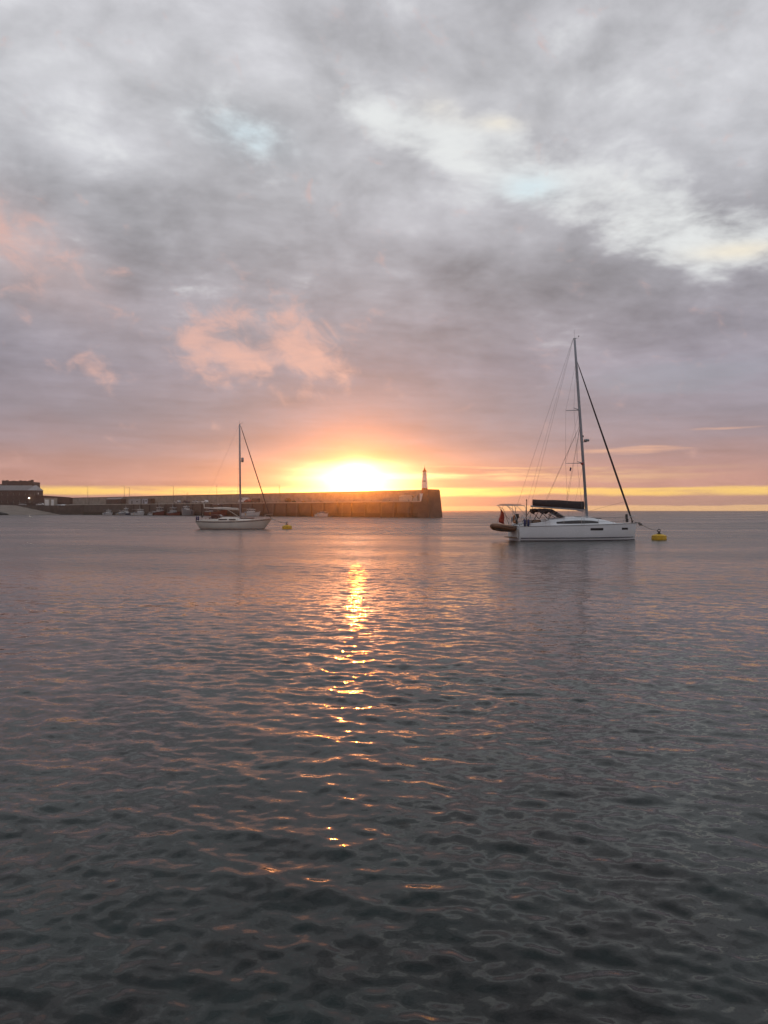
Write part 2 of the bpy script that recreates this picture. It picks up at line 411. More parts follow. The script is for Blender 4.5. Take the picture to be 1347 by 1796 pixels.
# ================================================================== the sea: one sheet to the horizon
def make_sea():
    rng = np.random.default_rng(11)
    rr = np.concatenate([[0.6], np.geomspace(1.6, 160, 1250), np.geomspace(163, 1600, 50)])
    th_f = np.radians(np.linspace(-40, 40, 640))
    th_b = np.radians(np.linspace(40, 320, 90))[1:-1]
    th = np.concatenate([th_f, th_b])
    rg, tg = np.meshgrid(rr, th, indexing='ij')
    x = rg * np.sin(tg); y = rg * np.cos(tg); z = np.zeros_like(x)
    step = rg * np.maximum(0.0037, 0.0022)
    # patches of wind: smooth and ruffled water
    pat = np.zeros_like(x)
    for _ in range(14):
        k = 2 * np.pi / rng.uniform(9, 40); a = rng.normal(1.15, 0.5)
        pat += np.sin(k * (x * np.cos(a) + y * np.sin(a)) + rng.uniform(0, 6.28))
    # a ruffled streak of breeze a dozen metres out, lying across the glitter, with slicker water behind it
    ux, uy = 0.76, -0.65
    p_, q_ = (x + 0.3) * ux + (y - 11.3) * uy, -(x + 0.3) * uy + (y - 11.3) * ux
    streak = np.exp(-(p_ / 4.4) ** 2 - (q_ / 1.5) ** 2)
    pat = np.clip(0.9 + 0.13 * pat * np.exp(-rg / 60) + 1.2 * streak, 0.4, 2.2)
    # waves: wind sea from the far left plus short cross ripples
    base = math.atan2(-0.92, -0.38)
    miss = np.zeros_like(x)
    N = 110
    for i in range(N):
        lam = 0.10 * (2.4 / 0.10) ** ((i + rng.random()) / N)
        k = 2 * np.pi / lam
        a = base + rng.normal(0, 0.55 if lam > 0.7 else 0.85)
        slope = 0.0135 * (1.0 if lam < 0.4 else (0.4 / lam) ** 1.0)
        fade = np.clip((lam / np.maximum(step, 1e-4) - 2.5) / 4.0, 0, 1)
        ph = k * (x * np.cos(a) + y * np.sin(a)) + rng.uniform(0, 6.28)
        wob = 0.9 * np.sin(0.31 * k * (x * np.cos(a + 1.3) + y * np.sin(a + 1.3)) + rng.uniform(0, 6.28))
        z += fade * (slope / k) * np.sin(ph + wob)
        miss += (1 - fade ** 2) * slope ** 2 * 0.5
    z *= pat
    nr, nt = x.shape
    v = np.stack([x, y, z], -1).reshape(-1, 3)
    i0 = np.arange(nr - 1)[:, None] * nt; j = np.arange(nt)[None, :]; j1 = (j + 1) % nt
    f = np.stack([i0 + j, i0 + nt + j, i0 + nt + j1, i0 + j1], -1).reshape(-1, 4)[:, ::-1]
    me = bpy.data.meshes.new('sea')
    me.vertices.add(len(v)); me.vertices.foreach_set('co', v.ravel().astype(np.float32))
    me.loops.add(f.size); me.loops.foreach_set('vertex_index', f.ravel().astype(np.int32))
    me.polygons.add(len(f))
    me.polygons.foreach_set('loop_start', np.arange(0, f.size, 4, dtype=np.int32))
    me.polygons.foreach_set('use_smooth', np.ones(len(f), bool))
    fr = np.clip(np.log(np.maximum(rg, 1) / 22) / np.log(220 / 22), 0, 1)
    af = me.attributes.new('offing', 'FLOAT', 'POINT')
    af.data.foreach_set('value', fr.ravel().astype(np.float32))
    at = me.attributes.new('ruffle', 'FLOAT', 'POINT')
    at.data.foreach_set('value', (np.sqrt(miss) * pat).ravel().astype(np.float32))
    me.update(); me.validate()
    o = bpy.data.objects.new('sea', me); C.objects.link(o)
    if me.polygons[len(me.polygons) // 2].normal.z < 0: me.flip_normals()
    m = bpy.data.materials.new('sea_water'); m.use_nodes = True
    t = m.node_tree; t.nodes.clear(); TREE[0] = t
    out = nd('ShaderNodeOutputMaterial'); b = nd('ShaderNodeBsdfPrincipled')
    t.links.new(b.outputs[0], out.inputs[0])
    geo = nd('ShaderNodeNewGeometry')
    pos = geo.outputs['Position']
    # weed and stone on the bottom, dimly seen through shallow water
    bed = noise(pos, 0.55, 6, 0.6, 0.4); bed2 = noise(pos, 2.6, 4, 0.6)
    cc = mixc(sstep(bed * 0.75 + bed2 * 0.25, 0.38, 0.62), (0.0022, 0.0026, 0.0022), (0.008, 0.017, 0.0155))
    cc = mixc(sstep(bed2, 0.58, 0.72) * 0.6, cc, (0.016, 0.011, 0.006))
    put(b.inputs['Base Color'], cc)
    b.inputs['IOR'].default_value = 1.333
    # ripples finer than the mesh, plus whatever the coarser far mesh leaves out
    mp = nd('ShaderNodeMapping'); mp.inputs['Scale'].default_value = (0.6, 1.0, 1.0); mp.inputs['Rotation'].default_value = (0, 0, R(20))
    t.links.new(pos, mp.inputs[0])
    ca = noise(mp.outputs[0], 3.2, 4, 0.66, color=True)
    cb = noise(mp.outputs[0], 10.0, 4, 0.68, 0.3, color=True)
    att = nd('ShaderNodeAttribute', attribute_name='ruffle')
    def centred(c, k):
        s = nd('ShaderNodeVectorMath', operation='SUBTRACT'); t.links.new(c, s.inputs[0]); s.inputs[1].default_value = (0.5, 0.5, 0.5)
        q = nd('ShaderNodeVectorMath', operation='MULTIPLY'); t.links.new(s.outputs[0], q.inputs[0])
        put(q.inputs[1], comb(k, k, 0.0))
        return q.outputs[0]
    rf_ = X(att.outputs['Fac'])
    atf = nd('ShaderNodeAttribute', attribute_name='offing')
    far_ = X(atf.outputs['Fac'])
    mp2 = nd('ShaderNodeMapping'); mp2.inputs['Scale'].default_value = (0.35, 1.0, 1.0); mp2.inputs['Rotation'].default_value = (0, 0, R(-12))
    t.links.new(pos, mp2.inputs[0])
    wind = noise(mp2.outputs[0], 0.055, 4, 0.6)
    put(b.inputs['Roughness'], op('POWER', rf_ * rf_ * far_ * (0.5 + 2.2 * sstep(wind, 0.35, 0.65)) + 1.2e-5, 0.25))
    cfar = noise(mp.outputs[0], 0.42, 5, 0.72, color=True)
    amp_far = rf_ * (6.5 - 3.5 * far_)
    a1 = nd('ShaderNodeVectorMath', operation='ADD'); t.links.new(centred(ca, amp_far), a1.inputs[0]); t.links.new(centred(cb, X(0.34).v), a1.inputs[1])
    a1b = nd('ShaderNodeVectorMath', operation='ADD'); t.links.new(a1.outputs[0], a1b.inputs[0]); t.links.new(centred(cfar, rf_ * (1.0 + far_ * 6.0)), a1b.inputs[1])
    a2 = nd('ShaderNodeVectorMath', operation='ADD'); t.links.new(a1b.outputs[0], a2.inputs[0]); t.links.new(geo.outputs['Normal'], a2.inputs[1])
    a3 = nd('ShaderNodeVectorMath', operation='NORMALIZE'); t.links.new(a2.outputs[0], a3.inputs[0])
    t.links.new(a3.outputs[0], b.inputs['Normal'])
    me.materials.append(m)
    return struct(o)
make_sea()

# ================================================================== boats: shared builders
class Hull:
    """hull from stations (x_waterline, x_deck, half_beam, z_deck, waterline_fraction)"""
    FR = [(-1.0, 0.0), (-0.6, 0.5), (-0.05, 1.0), (0.35, None), (1.0, 1.0)]
    def __init__(s, st, depth=0.4, flare=0.5):
        s.st, s.depth, s.flare = st, depth, flare
    def ring(s, q):
        xw, xd, b, zd, fw = q
        bw = b * fw; pts = []
        for z, y in ((-s.depth, 0.0), (-s.depth * 0.72, bw * 0.55), (-s.depth * 0.12, bw * 0.93), (0.06 * zd, bw), (0.35 * zd, bw + (b - bw) * s.flare), (0.7 * zd, bw + (b - bw) * (s.flare + 1) / 2), (zd, b)):
            pts.append((xw + (xd - xw) * max(z, -0.2) / zd, y, z))
        return pts
    def side(s, x, z):
        """half beam at a given x and height"""
        prev = None
        for q in s.st:
            r = s.ring(q); zs = [p[2] for p in r]
            yy = float(np.interp(z, zs, [p[1] for p in r])); xx = float(np.interp(z, zs, [p[0] for p in r]))
            if prev and prev[0] <= x <= xx:
                f = (x - prev[0]) / max(1e-6, xx - prev[0]); return prev[1] + (yy - prev[1]) * f
            prev = (xx, yy)
        return prev[1]
    def mesh(s):
        m = MB(); rings = []
        for q in s.st:
            h = s.ring(q)
            rings.append([(x, -y, z) for x, y, z in reversed(h)] + [(x, y, z) for x, y, z in h[1:]])
        return m.loft(rings, closed=False, caps=True)
    def deck(s, dz=0.0, inset=0.02, camber=0.05):
        m = MB(); rings = []
        for xw, xd, b, zd, fw in s.st:
            b2 = max(0.01, b - inset)
            rings.append([(xd, -b2, zd + dz), (xd, -b2 * 0.5, zd + dz + camber * b2 * 0.75), (xd, 0, zd + dz + camber * b2), (xd, b2 * 0.5, zd + dz + camber * b2 * 0.75), (xd, b2, zd + dz)])
        return m.loft(rings, closed=False, caps=False)
    def band(s, x0, x1, z0, z1, off=0.012, n=20, sides=(-1, 1)):
        """strip lying on the topsides, z0/z1 numbers or functions of x"""
        m = MB(); g0 = z0 if callable(z0) else (lambda x: z0); g1 = z1 if callable(z1) else (lambda x: z1)
        for sg in sides:
            rows = []
            for i in range(n + 1):
                x = x0 + (x1 - x0) * i / n; a, b = g0(x), g1(x)
                rows.append([(x, sg * (s.side(x, a) + off), a), (x, sg * (s.side(x, (a + b) / 2) + off), (a + b) / 2), (x, sg * (s.side(x, b) + off), b), (x, sg * (s.side(x, b) - 0.02), b), (x, sg * (s.side(x, a) - 0.02), a)])
            m.loft(rows, closed=True, caps=True)
        return m
def house(secs, n=7):
    """cabin top lofted from (x, half_width_bottom, z_bottom, half_width_top, z_top)"""
    m = MB(); rings = []
    for x, w0, z0, w1, z1 in secs:
        rings.append([(x, -w0, z0), (x, -w1 * 1.03, z0 + (z1 - z0) * 0.72), (x, -w1 * 0.88, z0 + (z1 - z0) * 0.93), (x, -w1 * 0.45, z1), (x, 0, z1 + 0.03), (x, w1 * 0.45, z1), (x, w1 * 0.88, z0 + (z1 - z0) * 0.93), (x, w1 * 1.03, z0 + (z1 - z0) * 0.72), (x, w0, z0)])
    return m.loft(rings, closed=True, caps=True)
def arc(p0, p1, p2, n=8):
    p0, p1, p2 = Vector(p0), Vector(p1), Vector(p2)
    return [p0 * (1 - t) ** 2 + p1 * 2 * t * (1 - t) + p2 * t * t for t in (i / n for i in range(n + 1))]
def rope(a, b, sag, r, n=14):
    a, b = Vector(a), Vector(b)
    return [a.lerp(b, i / n) - Vector((0, 0, sag * 4 * (i / n) * (1 - i / n))) for i in range(n + 1)]

# ------------------------------------------------------------------ large white sloop
SY = 0.0471
def big_yacht():
    rz = R(9.0)
    t = root('sailing_yacht', 'large white modern sloop with dark sail cover, furled headsail and stern arch on a mooring', 'yacht', ((1009.5 - CX) / F_PX * 63.5, 63.5, 0), rz, 'sailing yachts at moorings')
    xl = lambda px, y=0.0: (px - 1009.5 + 8.4 * y) * SY / 0.92
    zl = lambda py: (948 - py) * SY
    st = [(-5.25, -5.33, 1.50, 1.14, 0.90), (-4.2, -4.2, 1.62, 1.16, 0.92), (-2.6, -2.6, 1.74, 1.19, 0.94), (-1.0, -1.0, 1.78, 1.22, 0.95), (0.8, 0.8, 1.70, 1.26, 0.93), (2.2, 2.2, 1.45, 1.29, 0.87), (3.4, 3.4, 1.05, 1.32, 0.78), (4.3, 4.35, 0.62, 1.35, 0.66), (4.9, 4.98, 0.28, 1.37, 0.5), (5.2, 5.33, 0.05, 1.38, 0.5)]
    H = Hull(st, 0.45, 0.75)
    hull = smooth_by_angle(H.mesh().build('hull', GEL, t), 50)
    H.band(-5.2, 5.2, 0.20, 0.27, n=30).build('boot_stripe', NAVY, hull, True)
    H.band(-5.2, 5.2, -0.06, 0.055, n=30).build('antifouling_band', ANTI, hull, True)
    H.band(-5.3, 5.28, lambda x: 1.15 + (x + 5.3) * 0.0205, lambda x: 1.20 + (x + 5.3) * 0.0205, 0.02, 30).build('toe_rail', STEEL, hull, True)
    for sg in (-1, 1):
        H.band(0.55, 1.72, 0.84, 1.03, 0.014, 6, (sg,)).build('hull_window', GLASSD, hull)
        H.band(3.62, 4.3, 0.86, 1.03, 0.014, 4, (sg,)).build('hull_window', GLASSD, hull)
    H.deck(0.012).build('deck', DECK, t, True)
    # transom: bathing platform and open stern
    MB().box((-5.36, 0, 0.60), (0.06, 2.5, 0.78)).build('transom_door', DECK, t, bevel=0.02)
    MB().box((-5.52, 0, 0.26), (0.46, 2.3, 0.07)).build('bathing_platform', TEAK, t, bevel=0.02)
    # coachroof
    secs = [(-2.7, 1.22, 1.2, 1.02, 1.74), (-1.6, 1.26, 1.2, 1.05, 1.84), (-0.2, 1.22, 1.22, 1.0, 1.90), (1.0, 1.08, 1.24, 0.86, 1.86), (2.0, 0.88, 1.27, 0.66, 1.72), (2.9, 0.62, 1.30, 0.42, 1.54), (3.5, 0.32, 1.32, 0.2, 1.40)]
    ro = smooth_by_angle(house(secs).build('coachroof', GEL, t), 50)
    for sg in (-1, 1):
        rows = []
        for i in range(13):
            x = -2.1 + 3.7 * i / 12
            w0 = float(np.interp(x, [q[0] for q in secs], [q[1] for q in secs])); w1 = float(np.interp(x, [q[0] for q in secs], [q[3] for q in secs])) * 1.03
            z0 = float(np.interp(x, [q[0] for q in secs], [q[2] for q in secs])); z1 = float(np.interp(x, [q[0] for q in secs], [q[4] for q in secs])); zt = z0 + (z1 - z0) * 0.72
            hh = 0.13 * math.sin(math.pi * min(1, max(0.12, (i + 1.2) / 14.4))) ** 0.5; zc = z0 + (zt - z0) * 0.60
            yy = lambda z: sg * (w0 + (w1 - w0) * (z - z0) / (zt - z0) + 0.014)
            a, b = zc - hh, min(zt, zc + hh)
            rows.append([(x, yy(a), a), (x, yy(b), b), (x, yy(b) - sg * 0.03, b), (x, yy(a) - sg * 0.03, a)])
        MB().loft(rows, closed=True).build('cabin_window', GLASSD, ro)
    for x, y in ((0.2, 0.0), (1.9, 0.0)):
        MB().box((x, y, float(np.interp(x, [q[0] for q in secs], [q[4] for q in secs])) + 0.06), (0.5, 0.5, 0.06)).build('hatch', GLASSD, ro, bevel=0.01)
    for y in (-0.8, 0.8):
        MB().tube([(-1.4, y, 1.92), (-1.2, y, 1.97), (1.0, y * 0.85, 1.96), (1.2, y * 0.85, 1.90)], 0.018).build('grab_rail', STEEL, ro)
    # cockpit
    for sg in (-1, 1):
        MB().prism([(-5.0, 1.15), (-2.7, 1.19), (-2.7, 1.62), (-3.4, 1.50), (-5.0, 1.34)], sg * 1.15, sg * 1.42).build('cockpit_coaming', GEL, t, bevel=0.03)
        wheel = MB().tube([(-4.25, sg * 0.78 + 0.42 * math.cos(a), 1.62 + 0.42 * math.sin(a)) for a in (i * 2 * math.pi / 20 for i in range(20))], 0.018, 5, True)
        for k in range(5):
            a = k * 2 * math.pi / 5; wheel.tube([(-4.25, sg * 0.78, 1.62), (-4.25, sg * 0.78 + 0.41 * math.cos(a), 1.62 + 0.41 * math.sin(a))], 0.01, 4)
        wh = wheel.build('steering_wheel', STEEL, t)
        MB().box((-4.1, sg * 0.78, 1.4), (0.18, 0.28, 0.5), top=0.7).build('pedestal', BLK, wh, bevel=0.02)
        MB().lathe([(0.05, 0), (0.085, 0.03), (0.07, 0.09), (0.085, 0.16), (0.04, 0.18)], 12, (-3.0, sg * 1.28, 1.60)).build('winch', STEEL, t, True)
    MB().box((-3.6, 0, 1.42), (1.1, 0.28, 0.5)).build('cockpit_table', TEAK, t, bevel=0.02)
    # mast and rig
    mb, mt = Vector((xl(1029), 0, zl(906))), Vector((xl(1007.5), 0, zl(595)))
    on = lambda f: mb.lerp(mt, f)
    mast = MB().tube([mb - Vector((0, 0, 0.15)), on(0.5), on(0.85), mt], [0.115, 0.115, 0.105, 0.085], 10).build('mast', ALU, t, True)
    for py, half, back in ((720, 0.85, 0.85), (813, 1.2, 1.05)):
        f = (zl(py) - mb.z) / (mt.z - mb.z); p = on(f)
        for sg in (-1, 1):
            MB().tube([p, p + Vector((-back, sg * half, 0.05))], [0.04, 0.022], 6).build('spreader', ALU, mast)
    rd = on((zl(775) - mb.z) / (mt.z - mb.z))
    MB().lathe([(0.02, -0.11), (0.2, -0.09), (0.24, 0.0), (0.2, 0.09), (0.05, 0.12)], 14, (rd.x + 0.42, 0, rd.z + 0.1)).box((rd.x + 0.2, 0, rd.z - 0.03), (0.4, 0.14, 0.05)).build('radar_scanner', GREYB, mast, True)
    MB().tube([mt + Vector((-0.1, 0, 0)), mt + Vector((0.16, 0, 0.04))], 0.03, 5).tube([mt, mt + Vector((-0.02, 0, 0.75))], 0.008, 4).build('masthead_fitting', WIRE, mast)
    MB().tube([mt + Vector((0.1, 0, 0.02)), mt + Vector((0.36, 0, 0.06)), mt + Vector((0.36, 0, 0.2))], 0.01, 4).box(mt + Vector((0.36, 0, 0.22)), (0.1, 0.03, 0.06)).build('wind_sensor', BLK, mast)
    MB().lathe([(0.0, -0.14), (0.12, -0.05), (0.12, 0.05), (0.0, 0.14)], 10, (on(0.296).x - 0.16, -0.12, on(0.296).z)).build('radar_reflector', RED, mast)
    MB().box((on(0.45).x + 0.14, 0, on(0.45).z), (0.08, 0.1, 0.16)).build('deck_light', BLK, mast)
    # furled headsail on its stay
    top = on((zl(636) - mb.z) / (mt.z - mb.z)) + Vector((0.1, 0, 0)); tack = Vector((xl(1107), 0, zl(915)))
    fs = MB().tube([tack, tack.lerp(top, 0.06), tack.lerp(top, 0.3), tack.lerp(top, 0.7), tack.lerp(top, 0.96), top], [0.03, 0.085, 0.085, 0.065, 0.04, 0.015], 8).build('furled_headsail', UVST, t, True)
    MB().lathe([(0.05, -0.05), (0.13, -0.04), (0.13, 0.0), (0.06, 0.02), (0.06, 0.1), (0.12, 0.12), (0.12, 0.16), (0.03, 0.18)], 12, tack - Vector((0.0, 0, 0.12))).build('furler_drum', BLK, fs)
    # boom with sail in its bag
    bm0, bm1 = Vector((xl(1025), 0, zl(895))), Vector((xl(934), 0, zl(888.5)))
    boom = MB().tube([bm0, bm1], [0.085, 0.075], 8).build('boom', ALU, t, True)
    rings = []
    for i in range(11):
        f = i / 10; p = bm0.lerp(bm1, 0.02 + 0.94 * f); h = 0.66 - 0.13 * f - 0.02 * math.sin(f * 9); w = 0.20 - 0.05 * f
        rings.append([(p.x, w * a, p.z + 0.04 + h * b) for a, b in ((0.3, 0), (0.9, 0.15), (1.0, 0.45), (0.75, 0.8), (0.2, 1.0), (-0.2, 1.0), (-0.75, 0.8), (-1.0, 0.45), (-0.9, 0.15), (-0.3, 0))])
    MB().loft(rings, True).build('sail_cover', CANVAS, boom, True)
    MB().tube([on(0.02), Vector((xl(992), 0, zl(890)))], [0.045, 0.045], 6).build('boom_vang', ALU, t)
    MB().tube([bm0.lerp(bm1, 0.62) - Vector((0, 0, 0.08)), (-2.3, 0.12, 1.85)], 0.02, 4).tube([bm0.lerp(bm1, 0.62) - Vector((0, 0, 0.08)), (-2.3, -0.12, 1.85)], 0.02, 4).build('mainsheet', ROPE, t)
    # standing rigging
    for sg in (-1, 1):
        s1 = on((zl(813) - mb.z) / (mt.z - mb.z)) + Vector((-1.05, sg * 1.2, 0.05)); s2 = on((zl(720) - mb.z) / (mt.z - mb.z)) + Vector((-0.85, sg * 0.85, 0.05))
        ch = Vector((0.05, sg * 1.55, 1.25))
        MB().tube([ch, s1, s2, on(0.87)], 0.008, 4).build('cap_shroud', WIRE, t)
        MB().tube([ch + Vector((0.1, -sg * 0.1, 0)), on(0.30)], 0.008, 4).build('lower_shroud', WIRE, t)
        MB().tube([s1, on(0.60)], 0.008, 4).build('intermediate_shroud', WIRE, t)
        MB().tube([(-5.15, sg * 1.35, 1.2), mt + Vector((-0.12, 0, 0))], 0.008, 4).build('backstay', WIRE, t)
        MB().tube([bm0.lerp(bm1, 0.35) + Vector((0, sg * 0.16, 0.2)), on(0.52)], 0.009, 4).tube([bm0.lerp(bm1, 0.75) + Vector((0, sg * 0.14, 0.2)), on(0.52)], 0.009, 4).build('lazy_jack', ROPE, t)
    MB().tube([bm1, mt + Vector((-0.1, 0, -0.05))], 0.008, 4).build('topping_lift', ROPE, t)
    MB().tube([on(0.02) + Vector((0.1, 0, 0.1)), tack.lerp(top, 0.125)], 0.008, 4).build('spinnaker_halyard', ROPE, t)
    MB().box((xl(1006.5), 0.7, zl(823)), (0.16, 0.02, 0.30), M=Euler((0, 0.3, 0.4)).to_matrix()).build('courtesy_flag', BLUE, t)
    # sprayhood
    rings = []
    for x, h, w in ((-3.55, 2.55, 1.02), (-3.1, 2.62, 1.08), (-2.45, 2.55, 1.08), (-1.95, 2.34, 1.02)):
        rings.append([(x, w * math.cos(a), 2.30 + (h - 2.30) * math.sin(a) ** 0.6) for a in (math.pi * k / 10 for k in range(11))])
    hood = MB().loft(rings, caps=False).build('sprayhood', CANVAS, t, True)
    sm = hood.modifiers.new('solid', 'SOLIDIFY'); sm.thickness = 0.02
    for sg in (-1, 1):
        MB().prism([(-3.56, 2.32), (-3.56, 2.56), (-3.1, 2.62), (-2.45, 2.55), (-1.95, 2.26), (-2.2, 2.12), (-2.55, 2.36), (-3.0, 2.40), (-3.25, 2.12)], sg * 1.04, sg * 1.09).build('side_panel', CANVAS, hood)
        MB().tube([(-2.0, sg * 1.04, 2.15), (-1.4, sg * 1.02, 1.86)], 0.02, 5).tube([(-3.5, sg * 1.04, 2.5), (-2.75, sg * 1.06, 1.72)], 0.028, 5).tube([(-2.3, sg * 1.05, 2.5), (-2.75, sg * 1.06, 1.72)], 0.028, 5).tube([(-3.5, sg * 1.04, 2.5), (-4.15, sg * 1.2, 1.5)], 0.026, 5).build('hood_frame', BLK, hood)
    MB().add([(-1.98, -0.95, 2.30), (-1.98, 0.95, 2.30), (-1.25, 0.9, 1.88), (-1.25, -0.9, 1.88), (-1.95, -0.95, 2.32), (-1.95, 0.95, 2.32), (-1.22, 0.9, 1.9), (-1.22, -0.9, 1.9)], [(0, 1, 2, 3), (7, 6, 5, 4), (0, 4, 5, 1), (1, 5, 6, 2), (2, 6, 7, 3), (3, 7, 4, 0)]).build('hood_window', GREYB, hood)
    # rails, stanchions
    for sg in (-1, 1):
        pts = [(x, H.side(x, 1.2) - 0.06) for x in (-3.2, -1.7, -0.2, 1.3, 2.7, 3.9)]
        for x, y in pts:
            MB().tube([(x, sg * y, 1.2), (x, sg * y, 1.85)], 0.014, 5).build('stanchion', STEEL, t)
        for h in (1.53, 1.84):
            MB().tube([(-4.5, sg * 1.45, h)] + [(x, sg * y, h) for x, y in pts] + [(4.6, sg * 0.35, h + 0.08)], 0.008, 4).build('lifeline', WIRE, t)
        MB().tube([(-4.4, sg * 1.5, 1.18), (-4.45, sg * 1.47, 1.86), (-5.25, sg * 1.38, 1.86), (-5.3, sg * 0.7, 1.86), (-5.28, sg * 0.68, 1.16)], 0.018, 6).tube([(-5.25, sg * 1.38, 1.86), (-5.25, sg * 1.38, 1.16)], 0.018, 6).tube([(-4.45, sg * 1.47, 1.52), (-5.26, sg * 1.38, 1.52), (-5.3, sg * 0.7, 1.52)], 0.014, 6).build('pushpit', STEEL, t)
    MB().tube([(4.4, -0.5, 1.37), (4.5, -0.42, 1.92), (5.2, -0.18, 2.0), (5.3, 0, 2.0), (5.2, 0.18, 2.0), (4.5, 0.42, 1.92), (4.4, 0.5, 1.37)], 0.018, 6).tube([(5.1, -0.2, 1.38), (5.15, -0.2, 1.99)], 0.016, 6).tube([(5.1, 0.2, 1.38), (5.15, 0.2, 1.99)], 0.016, 6).build('pulpit', STEEL, t)
    MB().box((xl(1098), 0.1, zl(907)), (0.16, 0.2, 0.42)).build('pulpit_fender', BLK, t, bevel=0.04)
    MB().box((4.35, -0.35, 1.62), (0.2, 0.16, 0.3)).build('kedge_anchor_bracket', BLK, t, bevel=0.03)
    an = MB().box((5.45, 0, 1.42), (0.42, 0.14, 0.07)).tube([(5.2, 0, 1.47), (5.75, 0, 1.38)], 0.03, 6).prism([(5.5, 1.40), (5.86, 1.36), (5.9, 1.2), (5.62, 1.16)], -0.02, 0.02).tube([(5.78, -0.2, 1.2), (5.84, 0, 1.32), (5.78, 0.2, 1.2)], 0.045, 6).build('bow_anchor', GALV, t)
    # stern arch
    zt = zl(886.5)
    ar = root_part = MB()
    for sg in (-1, 1):
        ar.tube([(-4.75, sg * 1.3, 1.2), (-4.72, sg * 1.28, zt - 0.25), (-4.85, sg * 1.2, zt - 0.05), (-6.35, sg * 1.15, zt - 0.02)], 0.03, 6)
        ar.tube([(-5.25, sg * 1.3, 1.2), (-5.8, sg * 1.2, zt - 0.35), (-6.3, sg * 1.15, zt - 0.05)], 0.025, 6)
        ar.tube([(-4.75, sg * 1.29, 2.1), (-5.5, sg * 1.2, zt - 0.04)], 0.02, 6)
    ar.tube([(-4.85, -1.2, zt - 0.05), (-4.85, 1.2, zt - 0.05)], 0.028, 6).tube([(-6.35, -1.15, zt - 0.02), (-6.35, 1.15, zt - 0.02)], 0.028, 6)
    arch = ar.build('stern_arch', STEEL, t)
    MB().box((-5.62, -0.45, zt + 0.05), (1.35, 0.78, 0.04)).build('solar_panel', GLASSD, arch)
    MB().box((-5.62, 0.45, zt + 0.05), (1.35, 0.78, 0.04)).build('solar_panel', GLASSD, arch)
    MB().tube([(-4.7, -1.3, 1.2), (-4.68, -1.3, zt + 0.32)], 0.03, 6).lathe([(0.02, 0), (0.05, 0.02), (0.05, 0.12), (0.02, 0.15)], 8, (-4.68, -1.3, zt + 0.3)).build('antenna_post', DARKM, t)
    MB().tube([(-4.45, -1.4, 1.8), (-4.2, -1.4, 2.75)], 0.018, 5).build('danbuoy', BLK, t)
    # ensign, outboard, lifebuoy and fenders crowded on the stern rail
    fl = MB(); rows = []
    for i in range(7):
        f = i / 6
        rows.append([(-6.15 + 0.10 * math.sin(f * 5) + 0.40 * w * (0.5 + f * 0.7), 1.05 + 0.06 * math.sin(w * 7 + f * 3), 2.62 - 1.15 * f - 0.18 * w) for w in (0, 0.33, 0.66, 1.0)])
    en = fl.loft(rows, caps=False).build('ensign', RED, t, True)
    en.modifiers.new('solid', 'SOLIDIFY').thickness = 0.015
    MB().tube([(-5.35, 1.05, 1.7), (-6.25, 1.05, 2.75)], 0.016, 5).build('ensign_staff', TEAK, t)
    ob = MB().box((-5.35, -0.95, 2.0), (0.3, 0.26, 0.36), top=0.85).build('outboard_engine', BLK, t, bevel=0.05)
    MB().box((-5.38, -0.95, 1.6), (0.14, 0.12, 0.5), top=1.1).box((-5.45, -0.95, 1.36), (0.3, 0.03, 0.06)).build('outboard_leg', BLK, ob)
    MB().tube([(-5.28, -0.2 + 0.28 * math.cos(a), 1.72 + 0.32 * math.sin(a)) for a in (R(-60) + i * R(300) / 12 for i in range(13))], 0.065, 6).build('horseshoe_lifebuoy', mat('orange_lifebuoy', (0.55, 0.2, 0.05), 0.7), t, True)
    MB().box((-5.2, 0.5, 1.72), (0.22, 0.5, 0.36)).build('liferaft_case', GREYB, t, bevel=0.05)
    for x, y in ((-4.9, -1.52), (-4.62, -1.55)):
        MB().lathe([(0.02, 0), (0.09, 0.05), (0.1, 0.3), (0.09, 0.52), (0.03, 0.6)], 10, (x, y, 1.15)).build('fender', BLUE, t, True)
    # the tender slung astern: its own thing
    d = root('inflatable_dinghy', 'brown inflatable tender slung under the stern arch of the large yacht', 'dinghy', t.matrix_basis @ Vector((-6.25, -0.5, 0.80)), rz + R(28))
    d.rotation_euler = (R(-6), R(7), rz + R(25))
    tu = MB().tube([(1.12, -0.55, 0.2), (0.2, -0.58, 0.2), (-0.75, -0.48, 0.22), (-1.15, -0.22, 0.27), (-1.24, 0, 0.29), (-1.15, 0.22, 0.27), (-0.75, 0.48, 0.22), (0.2, 0.58, 0.2), (1.12, 0.55, 0.2)], [0.12, 0.2, 0.2, 0.195, 0.19, 0.195, 0.2, 0.2, 0.12], 10).build('buoyancy_tube', RUB, d, True)
    MB().tube([(1.0, -0.76, 0.24), (0, -0.79, 0.24), (-0.8, -0.66, 0.26), (-1.3, -0.25, 0.3), (-1.44, 0, 0.32)], 0.03, 5).tube([(1.0, 0.76, 0.24), (0, 0.79, 0.24), (-0.8, 0.66, 0.26), (-1.3, 0.25, 0.3), (-1.44, 0, 0.32)], 0.03, 5).build('rubbing_strake', BLK, tu)
    MB().loft([[(1.0, -0.5, 0.08), (1.0, 0, 0.0), (1.0, 0.5, 0.08)], [(0, -0.5, 0.06), (0, 0, -0.06), (0, 0.5, 0.06)], [(-0.8, -0.35, 0.1), (-0.8, 0, -0.02), (-0.8, 0.35, 0.1)], [(-1.15, -0.05, 0.2), (-1.15, 0, 0.15), (-1.15, 0.05, 0.2)]], caps=False).build('floor', GREYB, d)
    MB().box((0.9, 0, 0.25), (0.05, 0.86, 0.34)).build('transom', TEAK, d)
    MB().box((0.15, 0, 0.33), (0.22, 0.9, 0.04)).build('thwart', TEAK, d)
    f = MB()
